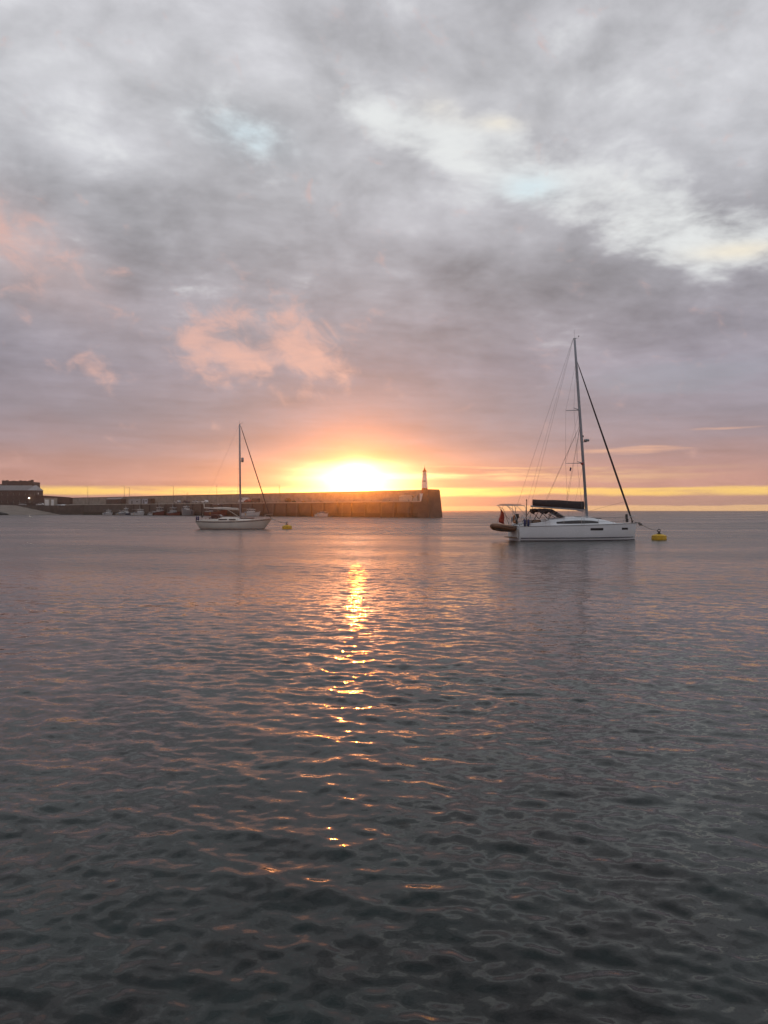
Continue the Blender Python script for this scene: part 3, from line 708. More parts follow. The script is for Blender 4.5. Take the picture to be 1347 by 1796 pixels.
    for lx, ly, px_, pz in ((0.7, -0.3, -5.55, zt), (-0.75, 0.25, -6.3, zt)):
        a = t.matrix_basis @ Vector((px_, -0.35, zt - 0.03)); b = d.matrix_basis @ Vector((lx, ly, 0.3))
        f.tube([t.matrix_basis.inverted() @ a, t.matrix_basis.inverted() @ b], 0.012, 4)
    f.build('davit_fall', ROPE, t)
    return t
big = big_yacht()

# ------------------------------------------------------------------ mooring buoys and lines
def buoy(loc, dia, h, label, rz):
    b = root('mooring_buoy', label, 'buoy', loc, rz, 'yellow mooring buoys')
    r = dia / 2
    MB().lathe([(r * 0.8, -0.3), (r * 0.97, -0.22), (r, 0.02), (r, h * 0.75), (r * 0.93, h * 0.9), (r * 0.55, h * 1.12), (r * 0.34, h * 1.16)], 24).build('float', YEL, b, True)
    for k in range(2):
        MB().tube([(r * 1.0 * math.cos(a), r * 1.0 * math.sin(a), 0.06 + k * h * 0.6) for a in (i * 2 * math.pi / 24 for i in range(24))], 0.022, 5, True).build('fender_ring', YEL, b, True)
    p = MB().lathe([(r * 0.3, 0), (r * 0.3, 0.08), (r * 0.14, 0.1), (r * 0.12, 0.26)], 12, (0, 0, h * 1.1)).build('top_fitting', DARKM, b)
    MB().tube([(0.13 * math.cos(a), 0.02, h * 1.1 + 0.30 + 0.13 * math.sin(a)) for a in (i * 2 * math.pi / 12 for i in range(12))], 0.035, 6, True).build('ring', DARKM, p)
    return b
b1 = P(1156, 947, 63.9); b1.z = 0
buoy(b1, 1.2, 0.42, 'yellow drum mooring buoy off the bow of the large white yacht', 0.3)
tip = big.matrix_basis @ Vector((5.7, 0, 1.36))
tag(MB().tube(rope(tip, b1 + Vector((-0.1, 0, 0.78)), 0.12, 0.02), 0.022, 6).build('mooring_line', ROPE), 'rope from the bow of the large white yacht to its yellow buoy', 'rope', 'mooring lines')

# ------------------------------------------------------------------ smaller, older sloop
def small_yacht():
    Y = 101.5; S = Y / F_PX
    t = root('sailing_yacht', 'small older sloop with raked bow, bare boom and maroon sprayhood near the breakwater', 'yacht', ((411 - CX) * S, Y, 0), R(2), 'sailing yachts at moorings')
    xl = lambda px: (px - 411) * S
    zl = lambda py: (928.3 - py) * S
    st = [(-4.35, -4.95, 0.95, 1.06, 0.6), (-4.0, -4.45, 1.12, 1.03, 0.72), (-2.8, -3.0, 1.42, 0.99, 0.85), (-1.2, -1.25, 1.6, 0.98, 0.9), (0.4, 0.45, 1.58, 1.02, 0.9), (1.8, 2.0, 1.3, 1.1, 0.82), (2.9, 3.4, 0.88, 1.2, 0.7), (3.6, 4.4, 0.42, 1.29, 0.5), (3.95, 4.98, 0.05, 1.36, 0.4)]
    H = Hull(st, 0.4, 0.6)
    hull = smooth_by_angle(H.mesh().build('hull', CREAM, t), 50)
    zd = lambda x: float(np.interp(x, [q[1] for q in st], [q[3] for q in st]))
    H.band(-4.85, 4.7, lambda x: zd(x) - 0.13, lambda x: zd(x) - 0.06, 0.012, 26).build('sheer_stripe', NAVY, hull, True)
    H.band(-4.3, 3.9, -0.05, 0.05, 0.012, 26).build('antifouling_band', HULLR, hull, True)
    H.band(-4.9, 4.85, lambda x: zd(x) - 0.02, lambda x: zd(x) + 0.04, 0.015, 26).build('toe_rail', TEAK, hull, True)
    H.deck(0.012).build('deck', DECK, t, True)
    secs = [(-2.3, 1.0, 1.0, 0.85, 1.46), (-1.0, 1.05, 1.0, 0.9, 1.50), (0.4, 0.98, 1.04, 0.82, 1.48), (0.7, 0.9, 1.06, 0.75, 1.32), (2.0, 0.68, 1.12, 0.55, 1.34), (2.7, 0.4, 1.17, 0.3, 1.24)]
    ro = smooth_by_angle(house(secs).build('coachroof', CREAM, t), 50)
    for sg in (-1, 1):
        for x0, x1 in ((-1.95, -0.75), (-0.6, 0.35)):
            MB().prism([(x0, 1.19), (x1, 1.20), (x1 - 0.06, 1.33), (x0 + 0.1, 1.33)], sg * 0.93, sg * 1.035).build('cabin_window', GLASSD, ro)
    MB().box((1.75, -0.1, 1.42), (1.75, 0.6, 0.12)).build('stowed_liferaft_cover', CANVASR, t, bevel=0.04)
    for sg in (-1, 1):
        MB().prism([(-4.2, 1.02), (-2.3, 1.0), (-2.3, 1.36), (-4.2, 1.2)], sg * 0.85, sg * 1.05).build('cockpit_coaming', CREAM, t, bevel=0.03)
        MB().lathe([(0.06, 0), (0.08, 0.05), (0.06, 0.1), (0.08, 0.16)], 10, (-2.9, sg * 0.95, 1.32)).build('winch', STEEL, t, True)
    MB().tube([(-3.9, 0, 1.0), (-3.7, 0, 1.45), (-3.0, 0, 1.5)], 0.03, 5).build('tiller', TEAK, t)
    mb, mt = Vector((xl(421.8), 0, 1.35)), Vector((xl(420.2), 0, zl(744.5)))
    on = lambda f: mb.lerp(mt, f)
    mast = MB().tube([mb, on(0.6), mt], [0.12, 0.12, 0.10], 10).build('mast', ALU, t, True)
    for sg in (-1, 1):
        p = on(0.52)
        MB().tube([p, p + Vector((-0.1, sg * 0.95, 0.05))], [0.035, 0.02], 6).build('spreader', ALU, mast)
        MB().tube([(-0.1 + xl(421), sg * 1.5, 1.05), p + Vector((-0.1, sg * 0.95, 0.05)), on(0.98)], 0.008, 4).build('cap_shroud', WIRE, t)
        MB().tube([(-0.6 + xl(421), sg * 1.45, 1.05), on(0.5)], 0.008, 4).build('lower_shroud', WIRE, t)
    MB().lathe([(0.03, -0.32), (0.17, -0.28), (0.17, 0.24), (0.1, 0.3)], 12, (on(0.6).x + 0.33, 0, zl(807))).box((on(0.6).x + 0.15, 0, zl(810)), (0.3, 0.08, 0.05)).build('radar_reflector', GREYB, mast, True)
    MB().tube([mt, mt + Vector((0.3, 0, 0.12)), mt + Vector((0.45, 0, 0.32))], 0.018, 4).tube([mt, mt + Vector((-0.05, 0, 0.6))], 0.012, 4).build('masthead_fitting', WIRE, mast)
    top, tack = mt + Vector((0.15, 0, -0.25)), Vector((4.75, 0, 1.42))
    MB().tube([tack, tack.lerp(top, 0.08), tack.lerp(top, 0.5), tack.lerp(top, 0.95), top], [0.03, 0.075, 0.065, 0.045, 0.02], 8).build('furled_headsail', UVST, t, True)
    bm0, bm1 = Vector((xl(419), 0, zl(894.5))), Vector((xl(358), 0, zl(891.5)))
    boom = MB().tube([bm0, bm1], [0.085, 0.075], 8).build('boom', CREAM, t, True)
    MB().tube([bm0.lerp(bm1, 0.02) + Vector((0, 0, 0.1)), bm0.lerp(bm1, 0.45) + Vector((0, 0, 0.14)), bm0.lerp(bm1, 0.72) + Vector((0, 0, 0.1))], [0.10, 0.10, 0.05], 8).build('furled_mainsail', CREAM, boom, True)
    MB().tube([bm0.lerp(bm1, 0.35), mb + Vector((0, 0, 0.1))], 0.03, 5).build('boom_vang', CREAM, t)
    MB().tube([bm1 + Vector((0.05, 0, 0)), bm1 + Vector((0.0, 0, 0.6))], 0.05, 6).build('boom_end_fitting', CREAM, boom)
    MB().tube([bm1, (-4.3, 0, 1.15)], 0.02, 4).build('mainsheet', ROPE, t)
    MB().tube([(-4.9, 0, 1.08), mt], 0.008, 4).build('backstay', WIRE, t)
    rings = []
    for x, h, w in ((-3.15, 1.5, 0.86), (-2.75, 2.0, 0.9), (-2.1, 1.95, 0.9), (-1.75, 1.5, 0.85)):
        rings.append([(x, w * math.cos(a), 1.15 + (h - 1.15) * math.sin(a) ** 0.6) for a in (math.pi * k / 10 for k in range(11))])
    hood = MB().loft(rings, caps=False).build('sprayhood', CANVASR, t, True)
    hood.modifiers.new('solid', 'SOLIDIFY').thickness = 0.03
    for sg in (-1, 1): MB().prism([(-3.1, 1.2), (-1.8, 1.5), (-2.2, 1.8), (-2.7, 1.88)], sg * 0.87, sg * 0.84).build('side_panel', CANVASR, hood)
    MB().box((-1.75, 0, 1.78), (0.06, 1.2, 0.3), M=Euler((0, R(-50), 0)).to_matrix()).build('hood_window', GREYB, hood)
    MB().box((-4.35, 0.7, 1.75), (0.22, 0.3, 0.5)).build('outboard_engine', BLK, t, bevel=0.05)
    for sg in (-1, 1):
        xs = (-3.3, -1.8, -0.2, 1.4, 2.9)
        for x in xs:
            MB().tube([(x, sg * (H.side(x, 0.95) - 0.05), zd(x)), (x, sg * (H.side(x, 0.95) - 0.05), zd(x) + 0.6)], 0.014, 5).build('stanchion', STEEL, t)
        MB().tube([(-4.4, sg * 1.05, 1.66)] + [(x, sg * (H.side(x, 0.95) - 0.05), zd(x) + 0.59) for x in xs] + [(4.1, sg * 0.42, 1.85)], 0.009, 4).build('lifeline', WIRE, t)
        MB().tube([(-4.2, sg * 1.12, 1.03), (-4.25, sg * 1.1, 1.66), (-4.9, sg * 0.85, 1.68), (-4.95, 0, 1.68)], 0.02, 6).tube([(-4.85, sg * 0.85, 1.05), (-4.88, sg * 0.85, 1.68)], 0.02, 6).build('pushpit', STEEL, t)
    MB().tube([(3.9, -0.55, 1.28), (4.1, -0.45, 1.85), (4.9, -0.12, 1.95), (5.05, 0, 1.95), (4.9, 0.12, 1.95), (4.1, 0.45, 1.85), (3.9, 0.55, 1.28)], 0.02, 6).build('pulpit', STEEL, t)
    for x, y in ((-4.75, -0.95), (-4.5, -1.05)):
        MB().lathe([(0.03, 0), (0.1, 0.08), (0.1, 0.5), (0.03, 0.6)], 8, (x, y, 1.1)).build('fender', BLUE, t, True)
    return t
small = small_yacht()
b2 = P(503.5, 928, 101.2); b2.z = 0
buoy(b2, 1.28, 0.45, 'yellow drum mooring buoy off the bow of the small older sloop', 1.1)
tip2 = small.matrix_basis @ Vector((4.95, 0, 1.38))
tag(MB().tube(rope(tip2, b2 + Vector((-0.1, 0, 0.8)), 0.15, 0.02), 0.03, 6).build('mooring_line', ROPE), 'rope from the bow of the small older sloop to its yellow buoy', 'rope', 'mooring lines')

# ================================================================== the breakwater
P0 = Vector((15.6, 265.0, 0.0)); P1 = Vector((-152.0, 415.0, 0.0))
TV = (P1 - P0).normalized()                       # along the pier, away from its head
PRZ = math.atan2(TV.y, TV.x)                      # local x along the pier, local +y towards the viewer's side
NV = Vector((-TV.y, TV.x, 0))
if NV.dot(-P0) < 0: NV = -NV
def along(px, back=0.0):
    """distance along the pier at which the sight line of a photo column meets its face (or a line 'back' metres behind)"""
    s = (px - CX) / F_PX; o = P0 - NV * back
    return (s * o.y - o.x) / (TV.x - s * TV.y)
def on_pier(px, back, z):
    p = P0 - NV * back + TV * along(px, back); return Vector((p.x, p.y, z))
SGN = 1 if Matrix.Rotation(PRZ, 3, 'Z') @ Vector((0, 1, 0)) @ NV > 0 else -1
DECK_Z, TOP_Z, WID = 5.75, 9.75, 7.6
LEN = along(150) + 25
def breakwater():
    t = root('breakwater', 'long stone breakwater with high parapet running out to the lighthouse', 'breakwater', P0, PRZ)
    y = lambda back: -SGN * back
    def sec(mb, prof, x0, x1, n=24, wob=0.0):
        rings = []
        for i in range(n + 1):
            x = x0 + (x1 - x0) * i / n
            rings.append([(x, y(b), z) for b, z in prof])
        mb.loft(rings, closed=True); return mb
    # front quay wall, battered; the tide mark of weed below; coping; roadway; parapet
    sec(MB(), [(0.25, 1.5), (0.55, DECK_Z - 0.35), (5.0, DECK_Z - 0.35), (5.0, 1.5)], 1.5, LEN).build('quay_wall', STONE, t)
    sec(MB(), [(0.0, -1.5), (0.22, 1.5), (5.0, 1.5), (5.0, -1.5)], 0.6, LEN).build('weeded_wall_foot', WEED, t)
    sec(MB(), [(0.40, DECK_Z - 0.35), (0.40, DECK_Z), (1.3, DECK_Z), (1.3, DECK_Z - 0.35)], 1.5, LEN).build('coping', CONC, t)
    sec(MB(), [(1.3, DECK_Z - 0.35), (1.3, DECK_Z - 0.02), (5.0, DECK_Z - 0.02), (5.0, DECK_Z - 0.35)], 1.5, LEN).build('roadway', CONC, t)
    sec(MB(), [(4.9, DECK_Z - 0.02), (5.05, TOP_Z - 0.25), (7.3, TOP_Z - 0.25), (7.6, -1.5), (5.0, -1.5)], 1.5, LEN).build('parapet', STONEL, t)
    sec(MB(), [(4.95, TOP_Z - 0.25), (4.95, TOP_Z), (7.45, TOP_Z), (7.45, TOP_Z - 0.25)], 1.5, LEN).build('parapet_coping', STONE, t)
    # pier head: solid to full height, leaning faces
    hd = MB(); b0, b1_ = 0.0, WID
    v = [(-0.0, y(b0), -1.5), (6.0, y(b0), -1.5), (6.0, y(b1_), -1.5), (-0.0, y(b1_ + 0.3), -1.5),
         (1.2, y(0.6), TOP_Z - 0.4), (3.0, y(0.6), TOP_Z - 0.4), (3.0, y(b1_), TOP_Z - 0.4), (0.9, y(b1_ - 0.4), TOP_Z - 0.4)]
    hd.add(v, [(0, 3, 2, 1), (4, 5, 6, 7), (0, 1, 5, 4), (1, 2, 6, 5), (2, 3, 7, 6), (3, 0, 4, 7)])
    head = hd.build('pier_head', STONE, t, bevel=0.15)
    v = [(1.1, y(0.5), TOP_Z - 0.4), (3.1, y(0.5), TOP_Z - 0.4), (3.1, y(b1_), TOP_Z - 0.4), (0.8, y(b1_ - 0.4), TOP_Z - 0.4),
         (1.3, y(0.8), TOP_Z + 0.05), (3.0, y(0.9), TOP_Z + 0.05), (3.0, y(b1_ - 0.3), TOP_Z + 0.05), (1.1, y(b1_ - 0.9), TOP_Z + 0.05)]
    MB().add(v, [(0, 3, 2, 1), (4, 5, 6, 7), (0, 1, 5, 4), (1, 2, 6, 5), (2, 3, 7, 6), (3, 0, 4, 7)]).build('head_coping', STONE, head)
    # ladders and timber fenders down the face
    for px in (478, 520, 566, 600, 640, 668, 690, 716):
        x = along(px)
        l = MB()
        for dx_ in (-0.22, 0.22): l.tube([(x + dx_, y(-0.12), 0.0), (x + dx_, y(0.28), DECK_Z + 0.1)], 0.04, 5)
        for k in range(18): l.tube([(x - 0.22, y(-0.1 + 0.021 * k), 0.3 + 0.3 * k), (x + 0.22, y(-0.1 + 0.021 * k), 0.3 + 0.3 * k)], 0.02, 4)
        l.build('ladder', GALV, t)
    for i in range(26):
        x = 8 + i * 7.4
        MB().box((x, y(0.10), 2.6), (0.3, 0.35, 5.2)).build('fender_pile', DARKM, t)
    for i in range(20):
        x = 10 + i * 9.0
        MB().lathe([(0.16, 0), (0.14, 0.3), (0.24, 0.38), (0.2, 0.46)], 10, (x, y(0.9), DECK_Z)).build('bollard', DARKM, t)
    # steps up to the parapet walk near the light
    st = MB()
    for k in range(10):
        st.box((along(716) - 0.32 * k + 2, y(4.2), DECK_Z + 0.1 + 0.2 * k - 0.1 * k), (0.32, 1.2, 0.2 + 0.2 * k))
    st.build('steps', CONC, t)
    return t
bw = breakwater()

# ------------------------------------------------------------------ lighthouse on its painted plinth
def lighthouse():
    p = on_pier(744.7, 2.6, DECK_Z)
    t = root('lighthouse', 'small white octagonal lighthouse with red base on the end of the breakwater', 'lighthouse', p, PRZ + R(22.5))
    k = p.y / F_PX
    zz_ = lambda py: CAM_H + (HY - py) * k - DECK_Z
    z1, z2, z3, z4, z5, z6 = zz_(865.5), zz_(856), zz_(832.3), zz_(827.2), zz_(820), zz_(815.5)
    MB().lathe([(1.75, 0), (1.75, z1 - 0.12), (1.85, z1 - 0.10), (1.85, z1)], 8).build('plinth', WHITEP, t)
    MB().lathe([(1.20, z1), (1.10, z2)], 8).build('red_base', REDP, t)
    tw = MB().lathe([(1.10, z2), (0.74, z3 - 0.18)], 8).build('tower', WHITEP, t)
    MB().lathe([(0.74, z3 - 0.18), (0.98, z3 - 0.06), (0.98, z3)], 8).build('gallery', WHITEP, t)
    rl = MB()
    for q in range(8):
        a = q * math.pi / 4; rl.tube([(0.94 * math.cos(a), 0.94 * math.sin(a), z3), (0.94 * math.cos(a), 0.94 * math.sin(a), z3 + 0.5)], 0.02, 4)
    rl.tube([(0.94 * math.cos(a), 0.94 * math.sin(a), z3 + 0.5) for a in (q * math.pi / 4 for q in range(8))], 0.02, 4, True)
    rl.build('gallery_rail', GALV, t)
    lt = MB().lathe([(0.52, z3), (0.52, z4)], 12).build('lantern', GLAZE, t)
    for q in range(8):
        a = q * math.pi / 4 + 0.2
        MB().tube([(0.54 * math.cos(a), 0.54 * math.sin(a), z3), (0.54 * math.cos(a), 0.54 * math.sin(a), z4)], 0.025, 4).build('glazing_bar', WHITEP, lt)
    rf = MB().lathe([(0.80, z4), (0.78, z4 + 0.1), (0.45, z4 + 0.55), (0.16, z5 - 0.25), (0.08, z5)], 12).build('roof', REDP, t, True)
    MB().tube([(0, 0, z5 - 0.05), (0, 0, z6)], 0.035, 5).blob((0, 0, z5 + 0.1), (0.1, 0.1, 0.1), 8).build('finial', DARKM, rf)
    fa = Vector((math.cos(R(112.5 - 45)), math.sin(R(112.5 - 45)), 0))
    for ang in (22.5 + 45, 112.5):
        d = Vector((math.cos(R(ang)), math.sin(R(ang)), 0)) * SGN
        MB().box(d * 1.04 + Vector((0, 0, z1 + 0.95)), (0.5, 0.2, 1.6), R(ang + 90)).build('door' if ang > 100 else 'blank_panel', DARKM if ang > 100 else REDP, t)
        MB().box(d * 0.86 + Vector((0, 0, (z2 + z3) / 2)), (0.3, 0.16, 0.5), R(ang + 90)).build('window', GLASSD, tw)
    return t
lighthouse()

def shed(name, label, px0, px1, back, depth, z0, h, wall, roofm, roof_h=0.5, group=None, door=True):
    a, b = along(px0, back), along(px1, back)
    w = abs(b - a); c = (P0 - NV * (back + depth / 2)) + TV * ((a + b) / 2)
    t = root(name, label, 'building', (c.x, c.y, z0), PRZ, group)
    MB().box((0, 0, h / 2), (w, depth, h)).build('wall', wall, t)
    ov = 0.15
    MB().add([(-w / 2 - ov, -depth / 2 - ov, h), (w / 2 + ov, -depth / 2 - ov, h), (w / 2 + ov, depth / 2 + ov, h), (-w / 2 - ov, depth / 2 + ov, h), (-w / 2 - ov, 0, h + roof_h), (w / 2 + ov, 0, h + roof_h)],
             [(0, 3, 2, 1), (0, 1, 5, 4), (2, 3, 4, 5), (1, 2, 5), (3, 0, 4)]).build('roof', roofm, t)
    if door:
        MB().box((w * 0.22, SGN * (depth / 2 + 0.02), h * 0.42), (min(1.0, w * 0.25), 0.06, h * 0.8)).build('door', DARKM, t)
        MB().box((-w * 0.22, SGN * (depth / 2 + 0.02), h * 0.6), (min(1.0, w * 0.25), 0.06, h * 0.3)).build('window', GLASSD, t)
    return t
shed('harbour_kiosk', 'low pale shelter on the breakwater roadway beside the lighthouse', 700, 722, 3.0, 1.7, DECK_Z, 1.75, CONC, CONC, 0.25, door=False)
shed('storage_container', 'pale blue grey container store against the breakwater parapet beside a dark shed', 250, 258.5, 2.6, 2.2, DECK_Z, 2.5, mat('pale_blue_grey', (0.42, 0.45, 0.52), 0.6), GREYB, 0.12)
shed('storage_shed', 'dark narrow store shed beside the pale container on the breakwater', 259.3, 264.5, 2.6, 2.2, DECK_Z, 2.5, BRICK, DARKM, 0.15)
shed('harbour_office', 'low brown harbour hut with slate roof at the landward end of the breakwater', 186, 212, 2.0, 2.8, DECK_Z, 2.6, BRICK, SLATE, 0.9)
shed('ice_store', 'small grey hut standing between the brown harbour hut and the container', 226, 246, 3.0, 1.9, DECK_Z, 2.1, GREYB, SLATE, 0.4)

# ------------------------------------------------------------------ lamp posts, poles
def lamp_post(px, top_py, label, arm=1, back=4.3):
    p = on_pier(px, back, DECK_Z); h = CAM_H + (HY - top_py) * p.y / F_PX - DECK_Z
    t = root('lamp_post', label, 'lamp post', p, PRZ, 'lamp posts along the breakwater')
    MB().tube([(0, 0, 0), (0, 0, h * 0.35), (0, 0, h)], [0.14, 0.11, 0.07], 8).build('post', GALV, t)
    MB().tube([(0, 0, h), (arm * 0.35, SGN * 0.5, h + 0.15), (arm * 0.5, SGN * 1.0, h + 0.15)], 0.045, 6).build('arm', GALV, t)
    MB().box((arm * 0.55, SGN * 1.2, h + 0.12), (0.28, 0.6, 0.14), top=0.8).build('lamp_head', GREYB, t)
    MB().box((0, 0, 0.4), (0.32, 0.32, 0.8)).build('base', GALV, t)
for px, py, lb in ((154, 853, 'unlit street lamp at the landward root of the breakwater'), (218, 852.5, 'unlit lamp post behind the moored white fishing boats, beside a shorter one'), (227, 855, 'shorter unlit lamp post behind the moored white fishing boats'),
                   (304, 852.5, 'unlit lamp post on the breakwater beside the parked cars'), (490, 851, 'unlit lamp post on the breakwater between the small yacht and the sun')):
    lamp_post(px, py, lb, 1 if px != 227 else -1)

# ------------------------------------------------------------------ parked vehicles on the roadway
def car(px, back, paint, label, yaw=0.0, L=4.2, Hh=1.48, van=False, z=None, loc=None, rz=None):
    p = on_pier(px, back, DECK_Z if z is None else z) if loc is None else loc
    t = root('parked_van' if van else 'parked_car', label, 'van' if van else 'car', p, (PRZ if rz is None else rz) + yaw, 'vehicles parked along the breakwater')
    W = 0.85; h = L / 2
    if van: prof = [(-h, 0.35), (-h, Hh * 0.92), (-h + 0.25, Hh), (h * 0.42, Hh), (h * 0.62, Hh * 0.9), (h * 0.86, Hh * 0.56), (h, Hh * 0.5), (h, 0.35)]
    else: prof = [(-h, 0.35), (-h, 0.82), (-h * 0.9, 0.95), (-h * 0.62, Hh * 0.95), (-h * 0.35, Hh), (h * 0.12, Hh * 0.98), (h * 0.48, 0.98), (h * 0.92, 0.80), (h, 0.6), (h, 0.35)]
    MB().prism(prof, -W, W).build('body', paint, t, bevel=0.06)
    if van: gl = [(h * 0.2, Hh * 0.62), (h * 0.2, Hh * 0.9), (h * 0.5, Hh * 0.88), (h * 0.72, Hh * 0.62)]
    else: gl = [(-h * 0.66, 0.98), (-h * 0.52, Hh * 0.9), (-h * 0.3, Hh * 0.93), (h * 0.10, Hh * 0.92), (h * 0.38, 0.98)]
    for sg in (-1, 1): MB().prism(gl, sg * (W - 0.02), sg * (W + 0.012)).build('side_window', GLASSD, t)
    if van: ws = [(h * 0.66, Hh * 0.86), (h * 0.84, Hh * 0.58)]
    else: ws = [(h * 0.15, Hh * 0.95), (h * 0.46, 1.0)]
    (xa, za), (xb, zb) = ws
    MB().prism([(xa, za), (xb, zb), (xb + 0.05, zb + 0.02), (xa + 0.05, za + 0.02)], -W * 0.85, W * 0.85).build('windscreen', GLASSD, t)
    for x in (-h * 0.62, h * 0.62):
        for sg in (-1, 1):
            w = MB().tube([(x, sg * (W - 0.16), 0.32), (x, sg * (W + 0.02), 0.32)], 0.32, 14).build('wheel', TYRE, t)
            MB().tube([(x, sg * (W - 0.1), 0.32), (x, sg * (W + 0.035), 0.32)], 0.19, 10).build('hub', GALV, w)
    for sg in (-1, 1):
        MB().box((h - 0.01, sg * W * 0.72, 0.68), (0.06, 0.3, 0.14)).build('headlight', GLAZE, t)
        MB().box((-h + 0.01, sg * W * 0.8, 0.78), (0.06, 0.2, 0.2)).build('tail_light', CARR, t)
    return t
car(311, 2.4, CARS, 'silver hatchback parked on the breakwater just past the container', 0.0)
car(326, 2.3, CARD, 'dark hatchback parked beside the bow-on fishing boat on the breakwater', 0.0)
car(344, 2.4, CARS, 'silver car parked behind the small yacht boom on the breakwater', math.pi)
car(359, 2.3, CARW, 'white hatchback parked by the fishing vessel mast on the breakwater', 0.0)
car(428, 2.6, CARW, 'white van parked on the breakwater behind the small yacht mast', R(30), 4.6, 2.25, True)
car(434.5, 1.7, CARR, 'red car parked in front of the white van on the breakwater', 0.0, 3.7)
car(448, 2.4, CARD, 'dark van parked on the breakwater beside the small yacht forestay', 0.0, 4.4, 1.9, True)

# heaps of fishing gear on the quay
def heap(px, wpx, h, label, m):
    p = on_pier(px, 2.6, DECK_Z); w = wpx * p.y / F_PX * 1.1
    t = root('net_heap', label, 'fishing gear', p, PRZ, 'heaps of fishing gear on the quay')
    rnd = random.Random(px)
    MB().blob((0, 0, h * 0.35), (w / 2, 0.9, h * 0.65), 14, 0.14, rnd).build('netting', m, t, True)
    MB().tube([(w * 0.35 * math.cos(a), 0.6 * math.sin(a) + SGN * 0.1, h * 0.75 + 0.06 * math.sin(3 * a)) for a in (i * math.pi / 8 for i in range(16))], 0.05, 5, True).build('float_line', mat('orange_lifebuoy', (0.55, 0.2, 0.05)), t)
    return t
heap(505, 13, 1.75, 'big brown heap of fishing nets against the parapet between lamp post and sun', NET)
heap(515, 6, 0.8, 'low heap of nets beside the big brown net heap', GREENM)
heap(532, 5, 0.5, 'small scatter of nets at the parapet foot near the sun glare', NET)
